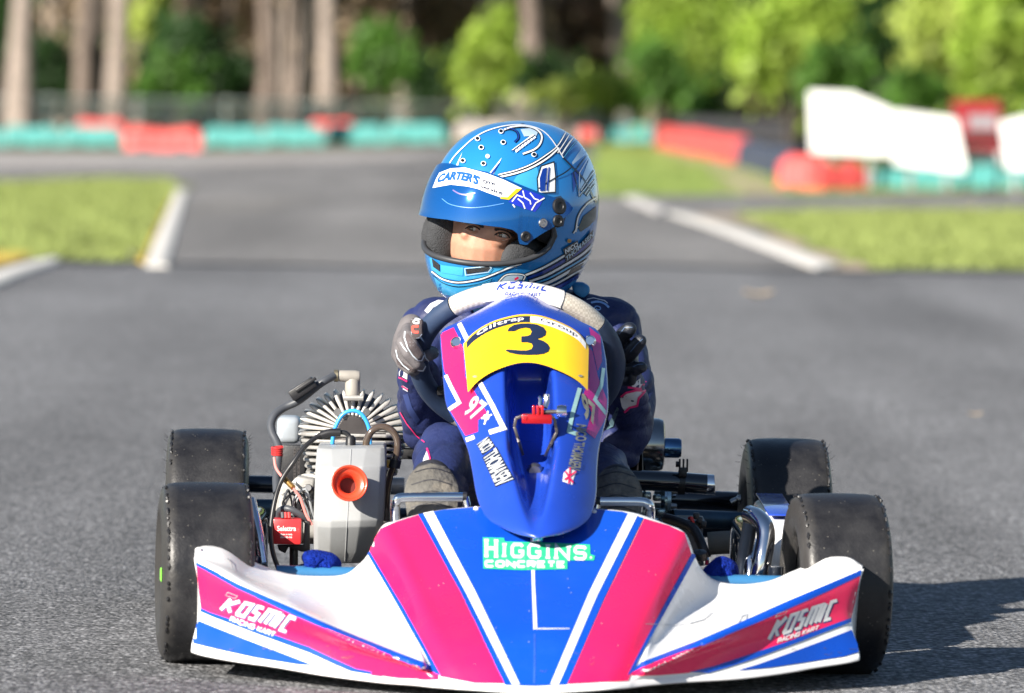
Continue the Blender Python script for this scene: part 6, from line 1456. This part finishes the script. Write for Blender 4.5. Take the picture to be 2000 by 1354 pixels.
body = blob('body', head + [([fcp(0, -.02, -.08), neck, V(.015, 8.72, .42), chest, pel], [.045, .045, .075, .10, .10]), ([V(.015, 8.72, .43), shL], [.06, .038]), ([V(.015, 8.72, .43), shR], [.06, .038]),
    ([shL, elL, wrL], [.036, .030, .022]), ([shR, elR, wrR], [.036, .030, .022]), ([pel, hipL, knL, anL], [.08, .065, .038, .028]), ([pel, hipR, knR, anR], [.08, .065, .038, .028])], .0026, M_skin, pers, 3)
body['label'] = 'face seen through the open visor'
BB = bvh_of(body)
def eye(c, side):
    px = FA(c); h_ = BB.ray_cast(CAM, ray(*px).normalized()); p = h_[0] if h_[0] is not None else P(*px, 8.53)
    ey = sub_empty('eye', pers); look = (Fv * .80 - Lv * .30 - V(0, .40, 0)).normalized(); cen = p + (p - CAM).normalized() * .0078
    b = MB(); b.ball(cen, .0098, 20); b.build('eyeball', mat('eye_white', (.70, .66, .62), rough=.12, coat=.8), ey)
    M = axis_matrix(cen, look); b = MB(); b.lathe([(.0078, .0064), (.0088, .0054), (.0100, .0001)], M, 20); b.build('iris', mat('eye_brown', (.035, .014, .006), rough=.15, coat=1.), ey)
    b = MB(); b.lathe([(.0098, .0028), (.0103, .0001)], M, 14); b.build('pupil', mat('pupil', (.002, .002, .002), rough=.1, coat=1.), ey)
    # lids
    d = (CAM - cen).normalized(); r_ = _r; u_ = (_u * .98 + _r * .0)
    tl = Matrix.Rotation(rad(-11), 3, d)
    r2, u2 = tl @ r_, tl @ u_
    up = [cen + r2 * x + u2 * y + d * z for x, y, z in ((-.0118, -.001, .0045), (-.008, .0030, .0088), (-.003, .0048, .0108), (.003, .0046, .0108), (.008, .0026, .0088), (.0118, -.0015, .0045))]
    lo = [cen + r2 * x + u2 * y + d * z for x, y, z in ((-.0118, -.001, .0045), (-.008, -.0038, .0085), (-.003, -.0052, .0102), (.003, -.0052, .0102), (.008, -.0042, .0085), (.0118, -.0015, .0045))]
    b = MB(); b.tube(cat1(up, 5), .0026, 8); b.build('upper_lid', M_skin, ey); b = MB(); b.tube(cat1(lo, 5), .0022, 8); b.build('lower_lid', M_skin, ey)
    b = MB(); b.tube([p_ + d * .0022 - u2 * .0012 for p_ in cat1(up, 5)], .0012, 6); b.build('lashes', mat('hair_dark', (.018, .010, .007), rough=.7), ey)
    return cen
eye((500, 300), -1); eye((1130, 440), 1)
M_hair = mat('hair_dark', 0)
for nm, cpts in (('eyebrow', [(330, 150), (450, 165), (560, 200), (680, 250)]), ('eyebrow', [(960, 310), (1080, 330), (1200, 370), (1330, 440)])):
    vs = [];
    b = MB(); cp = cat1([Vector(FA(c)) for c in cpts], 10); rr_ = random.Random(3)
    for q in cp:
        for k in range(9):
            px = (q.x + rr_.uniform(-1, 1), q.y + rr_.uniform(-2.2, 2.2)); h_ = BB.ray_cast(CAM, ray(*px).normalized())
            if h_[0] is None: continue
            b.tube([h_[0] + h_[1] * .0004, h_[0] + h_[1] * .0016 + _r * .003 - _u * .001], [.0009, .0003], 4)
    o = b.build(nm, M_hair, pers, kind='stuff')
# ------------------------------------------------------------------ helmet: visor, vents, graphics
def tab_(tb, a):
    for (a0, v0), (a1, v1) in zip(tb, tb[1:]):
        if a <= a1: return v0 + (v1 - v0) * max(0, a - a0) / (a1 - a0)
    return tb[-1][1]
V_TOP = [(0, 34), (19, 33.8), (33, 31.2), (47, 27), (63, 22), (74, 18.5), (80, 17), (83, 14)]
V_BOT = [(0, 1), (20, 1.4), (36, 1.2), (43, .2), (46.5, -2), (48, -7.5), (53, -8.2), (56, -5), (62, -1), (68, 2), (75, 7), (80, 10), (83, 13)]
V_BOTR = [(0, 1), (20, -1), (40, -3), (62, -2), (75, 6), (83, 13)]
def vis(phi, v):
    """raised visor: v = 0 its upper edge, 1 its lower edge, standing off the shell"""
    w0 = max(0., math.cos(phi * .92)); a = abs(math.degrees(phi)); th = tab_(V_TOP, a) * (1 - v) + tab_(V_BOT if phi > 0 else V_BOTR, a) * v
    return hel(phi, rad(th), 1.036 + .010 * v + .058 * v * w0)
VP = rad(83); rows = []
for i in range(141):
    phi = -VP + 2 * VP * i / 140
    rows.append([vis(phi, k / 20) for k in range(21)])
b = MB(); b.grid(rows); b.grid([[p + (HCN - p).normalized() * .0022 for p in r] for r in rows], flip=True)
inn = [[p + (HCN - p).normalized() * .0022 for p in r] for r in rows]
for e0, e1_ in ((rows[0], inn[0]), (rows[-1], inn[-1]), ([r[0] for r in rows], [r[0] for r in inn]), ([r[-1] for r in rows], [r[-1] for r in inn])): b.grid([e0, e1_])
M_vis = mat('visor_blue', (.006, .13, .46), rough=.08, metal=.5, coat=1.)
N, L, b_ = nodes(M_vis); tr_ = N.new('ShaderNodeBsdfTransparent'); tr_.inputs[0].default_value = (.25, .42, .60, 1); mx_ = N.new('ShaderNodeMixShader'); mx_.inputs[0].default_value = .22
L(b_.outputs[0], mx_.inputs[1]); L(tr_.outputs[0], mx_.inputs[2]); L(mx_.outputs[0], N['Material Output'].inputs[0])
visor = b.build('visor', M_vis, helm, ang=50); VB = bvh_of(visor)
def vst(nm, polys, m, lay=1, cell=4.): return sticker(nm, polys, VB, m, helm, .0005 * lay, cell)
def hst(nm, polys, m, lay=1, cell=8.): return sticker(nm, polys, HB, m, helm, .0005 * lay, cell)
Hm = lambda pts: [HC(p) for p in pts]
vst('sun_strip', [Hm([(375, 525), (400, 462), (422, 420), (500, 390), (600, 384), (750, 424), (870, 469), (994, 528), (905, 605), (840, 588), (760, 560), (690, 532), (620, 515), (500, 502)])], M_swhite, 1)
vst('strip_edge', [Hm([(955, 530), (992, 532), (905, 607), (845, 600), (850, 588), (895, 590)])], mat('strip_yellow', (.80, .50, .01), rough=.35), 2)
M_royal = mat('strip_royal', (.012, .03, .42), rough=.3, coat=.4)
vst('strip_pattern', [Hm([(1000, 533), (1090, 560), (1150, 586), (1120, 650), (1085, 692), (1000, 665), (900, 622), (920, 605)])], M_royal, 1)
vst('tread_line', stroke(Hm([(925, 620), (960, 575), (1000, 590)]), 2.4) + stroke(Hm([(965, 600), (1000, 630), (1015, 670)]), 2.4) + stroke(Hm([(1000, 545), (1010, 590), (1050, 615), (1055, 640)]), 2.4) + stroke(Hm([(1050, 560), (1080, 600), (1110, 610)]), 2.4) + stroke(Hm([(1150, 595), (1090, 630), (1060, 680)]), 2.4) + stroke(Hm([(930, 640), (945, 660)]), 2.4), M_swhite, 2)
vst('strip_lettering', font_polys("CARTER'S", qmap([HC((425, 432)), HC((560, 410)), HC((708, 447))], [HC((402, 494)), HC((545, 472)), HC((690, 510))]), .06, .12), mat('strip_blue_ink', (.012, .09, .42), rough=.8, spec=.1), 2)
vst('strip_lettering', font_polys('tyre', qmap([HC((726, 462)), HC((810, 488))], [HC((718, 494)), HC((803, 518))]), .022) + font_polys('service', qmap([HC((710, 502)), HC((862, 550))], [HC((706, 522)), HC((858, 576))]), .022), mat('strip_ink', (.01, .02, .06), rough=.8, spec=.1), 2)
vst('visor_mark', stroke(curve2(Hm([(515, 540), (560, 565), (610, 572), (670, 560)]), 5), 2.5), mat('visor_violet', (.16, .12, .35), rough=.3), 1)
vst('visor_line', stroke(curve2(Hm([(440, 600), (500, 640), (620, 662), (740, 655), (870, 632)]), 5), 1.2), mat('visor_pale', (.10, .28, .62), rough=.3), 1)
for c, r, nm, m in (((1255, 652), .0125, 'visor_pivot', M_black), ((1245, 755), .0095, 'visor_lock', M_black), ((1140, 768), .0075, 'visor_stud', M_chrome), ((1108, 985), .0075, 'strap_bolt', M_black), ((1020, 862), .008, 'visor_hole', M_black)):
    q = HC(c); h1 = VB.ray_cast(CAM, ray(*q).normalized()); h2 = HB.ray_cast(CAM, ray(*q).normalized()); h_ = h1 if h1[0] is not None and (h2[0] is None or h1[3] < h2[3]) else h2
    if h_[0] is None: continue
    nn = h_[1] if h_[1].dot(CAM - h_[0]) > 0 else -h_[1]
    b = MB(); b.lathe([(-.004, .0001), (-.004, r), (.0015, r), (.003, r * .85), (.003, r * .5), (.0018, r * .42), (.0018, .0001)], axis_matrix(h_[0], nn), 24); b.build(nm, m, helm, ang=35)
q = [HC(c) for c in [(1180, 640), (1215, 590), (1260, 580), (1300, 620), (1305, 680), (1280, 790), (1220, 800), (1150, 740), (1160, 690)]]
h_ = HB.ray_cast(CAM, ray(*HC((1240, 690))).normalized())
M_clear2 = mat('pivot_plate', (.02, .05, .12), rough=.12, coat=1., metal=.4)
hst('pivot_plate', [q], M_clear2, 3)
# graphics
M_sky = mat('helmet_sky', (.06, .42, .80), rough=.2, metal=.25, coat=1.); M_ice = mat('helmet_ice', (.50, .66, .80), rough=.22, metal=.2, coat=1.)
M_hw = mat('helmet_white', (.80, .82, .84), rough=.22, coat=1.); M_hb = mat('helmet_black', (.006, .008, .014), rough=.25, coat=1.); M_deep = mat('helmet_deep', (.006, .045, .32), rough=.2, metal=.3, coat=1.)
def pline(pts, wd, col=M_hw, edge=True, lay=3, n=6):
    c = curve2(Hm(pts), n)
    if edge: hst('outline', stroke(c, wd + 2.6), M_hb, lay - 1)
    hst('line', stroke(c, wd), col, lay)
hst('chin_panel', [Hm([(365, 955), (375, 1030), (470, 1075), (590, 1085), (720, 1065), (850, 1030), (1010, 985), (1010, 1020), (960, 1050), (830, 1110), (700, 1150), (560, 1170), (450, 1150), (370, 1100), (355, 1020)])], M_sky, 1)
hst('sky_panel', [Hm([(385, 1140), (470, 1185), (560, 1200), (700, 1182), (790, 1150), (760, 1200), (720, 1240), (600, 1290), (450, 1330), (420, 1260)])], M_sky, 1)
pline([(372, 1105), (450, 1158), (560, 1180), (700, 1158), (810, 1118), (900, 1080), (990, 1050)], 2.6)
pline([(380, 1130), (455, 1185), (560, 1208), (700, 1188), (790, 1155)], 1.2, M_hb, False)
hst('sky_panel', [Hm([(935, 480), (960, 440), (1020, 410), (1100, 380), (1110, 420), (1100, 560), (1040, 530), (990, 510)])], M_sky, 1)
pline([(820, 455), (950, 425), (1060, 385), (1170, 320), (1250, 250)], 3.0); pline([(830, 435), (950, 405), (1060, 362), (1160, 300), (1240, 235), (1300, 140)], 2.0)
pline([(1265, 300), (1310, 230), (1360, 165)], 2.6); pline([(1240, 285), (1290, 210), (1330, 145)], 1.8); pline([(1280, 320), (1330, 250), (1385, 185)], 1.2, M_sky)
pline([(480, 385), (520, 320), (580, 255), (660, 185), (760, 130), (880, 98), (1000, 92), (1110, 118), (1180, 170), (1235, 245), (1278, 318)], 2.0, M_hw, False)
pline([(1278, 318), (1340, 380), (1400, 440), (1450, 510), (1485, 590), (1510, 625)], 3.0, M_hb, False)
pline([(1110, 530), (1200, 470), (1290, 420), (1340, 380)], 2.4, M_hb, False)
hst('tall_box', [Hm([(1125, 375), (1215, 345), (1225, 440), (1225, 555), (1105, 562), (1098, 460)])], M_hw, 2); hst('outline', stroke(Hm([(1125, 375), (1215, 345), (1225, 440), (1225, 555), (1105, 562), (1098, 460), (1125, 375)]), 2), M_hb, 3)
hst('tall_box_blue', [Hm([(1135, 395), (1165, 385), (1150, 545), (1118, 548), (1115, 460)])], M_deep, 4); hst('tall_box_blue', [Hm([(1175, 385), (1185, 382), (1172, 545), (1160, 546)])], M_deep, 4)
for k in range(2):
    pts = [[(530, 392), (582, 280), (545, 398)], [(758, 438), (856, 315), (790, 445)]][k]
    hst('spike', [Hm([pts[0], pts[1], pts[2]])], M_hw, 2); m0 = [((p[0] * .62 + pts[1][0] * .38), (p[1] * .62 + pts[1][1] * .38)) for p in pts]
    hst('spike_core', [Hm([(pts[0][0] + 8, pts[0][1] + 2), (pts[1][0] - 6, pts[1][1] + 22), (pts[2][0] - 6, pts[2][1] + 2)])], M_deep, 3)
# curled fern on the crown
pline([(870, 125), (930, 105), (1020, 100), (1090, 120), (1130, 165), (1120, 220), (1080, 260), (1000, 292)], 3.0, M_hw, True)
pline([(880, 120), (920, 118), (960, 140), (970, 180), (945, 210)], 2.4, M_deep, True)
hst('fern_panel', [Hm([(985, 120), (1060, 112), (1105, 140), (1095, 165), (1010, 170)])], M_ice, 2)
for k in range(7):
    x, y = 945 + k * 20, 268 - k * 15
    hst('fern_leaf', [Hm([(x - 22, y - 2), (x + 2, y - 18), (x + 12, y - 14), (x - 2, y)])], M_hw, 4); hst('fern_leaf', [Hm([(x + 2, y), (x + 16, y - 12), (x + 26, y + 2), (x + 8, y + 16)])], M_hw, 4)
hst('fern_stem', stroke(Hm([(922, 278), (1000, 220), (1085, 165)]), 1.6), M_hb, 5)
# flank
hst('white_facet', [Hm([(1425, 225), (1455, 275), (1345, 365), (1340, 350)])], M_ice, 2); hst('white_facet', [Hm([(1460, 320), (1490, 380), (1400, 540), (1390, 510)])], M_ice, 2)
hst('deep_facet', [Hm([(1340, 420), (1395, 395), (1350, 560)])], M_deep, 2); hst('outline', stroke(Hm([(1455, 285), (1350, 420), (1395, 585), (1470, 470), (1505, 400)]), 2), M_hb, 3); hst('line', stroke(Hm([(1445, 330), (1390, 420), (1385, 580), (1480, 470)]), 1.6), M_hw, 4)
for k in range(4): pline([(1400 + k * 14, 545 + k * 12), (1455 + k * 10, 460 + k * 20), (1500, 400 + k * 32)], 1.8, [M_hw, M_sky, M_hw, M_ice][k], True)
pline([(1365, 830), (1385, 720), (1440, 640), (1510, 590)], 2.6); pline([(1350, 840), (1380, 790)], 2.0)
hst('reflection_patch', [Hm([(1385, 800), (1420, 720), (1510, 650), (1505, 740), (1460, 790), (1400, 830)])], mat('helmet_reflect', (.02, .06, .07), rough=.08, metal=.5, coat=1.), 2)  # dark reflection painted onto the shell as a sticker
for k, (c, wd, col) in enumerate([((0, 0), 3.5, M_hw), ((18, 22), 5, M_deep), ((34, 46), 4, M_hw), ((52, 66), 3, M_sky), ((66, 88), 5, M_hw), ((90, 110), 3, M_hw), ((110, 130), 6, M_deep)]):
    dx, dy = c; pline([(1010 + dx, 1130 + dy * .9), (1120 + dx, 1085 + dy), (1240 + dx, 1020 + dy), (1370 + dx, 940 + dy), (1480 + dx * .25, 850 + dy * 1.25)], wd, col, True, 4)
hst('name_patch', [Hm([(1272, 948), (1372, 886), (1380, 925), (1478, 812), (1482, 862), (1292, 1040), (1285, 985)])], M_hb, 6)
hst('name_lettering', font_polys('NICO', qmap([HC((1282, 948)), HC((1370, 894))], [HC((1288, 980)), HC((1374, 924))]), .03), M_hw, 7); hst('name_lettering', font_polys('THOMASEN', qmap([HC((1288, 1000)), HC((1476, 824))], [HC((1292, 1032)), HC((1480, 856))]), .02), M_ice, 7)
pline([(830, 1170), (880, 1125), (960, 1118), (1010, 1130), (1000, 1160)], 2.0, M_hw, True, 6); hst('small_badge', [Hm([(840, 1165), (885, 1130), (960, 1124), (1000, 1135), (990, 1160), (900, 1180)])], M_ice, 5); hst('badge_mark', stroke(Hm([(940, 1155), (965, 1140)]), 4), M_pink, 7)
pline([(1020, 985), (1005, 1020), (930, 1060), (830, 1110)], 1.6, M_ice, False)
for c in ((850, 140), (690, 190), (715, 250), (865, 215), (590, 340), (730, 360), (1075, 298)):
    hst('vent_rim', disc(HC(c), 5.0, 14, 4.6), M_hw, 5); hst('vent_hole', disc(HC(c), 3.6, 14, 3.2), M_hb, 6)
hst('bright_dot', disc(HC((758, 310)), 4, 12), M_hw, 5); hst('brass_dot', disc(HC((1316, 890)), 4, 12), mat('brass', 0), 6)
M_mesh = mat('vent_mesh_shade', (.03, .032, .036), rough=.6, bump=.8, bscale=900)  # flat dark colour stands in for the shaded vent recess
0 and hst('vent_frame', [Hm([(595, 1075), (790, 1048), (840, 1045), (830, 1080), (770, 1110), (600, 1138), (590, 1110)])], M_hel, 2)
hst('chin_vent', [Hm([(607, 1088), (760, 1072), (775, 1080), (755, 1100), (612, 1122)])], M_mesh, 4); hst('chin_vent', [Hm([(375, 1012), (428, 1055), (430, 1105), (385, 1072)])], M_mesh, 4)
hst('vent_edge', stroke(Hm([(600, 1082), (765, 1066), (782, 1078), (760, 1106), (606, 1128), (600, 1082)]), 1.6), M_ice, 5); hst('chin_gloss', [Hm([(435, 1060), (590, 1078), (585, 1135), (440, 1112)])], M_sky, 3)
hst('name_tail', [Hm([(1295, 1140), (1330, 1085), (1420, 1040), (1380, 1090), (1320, 1120)])], M_hb, 5)
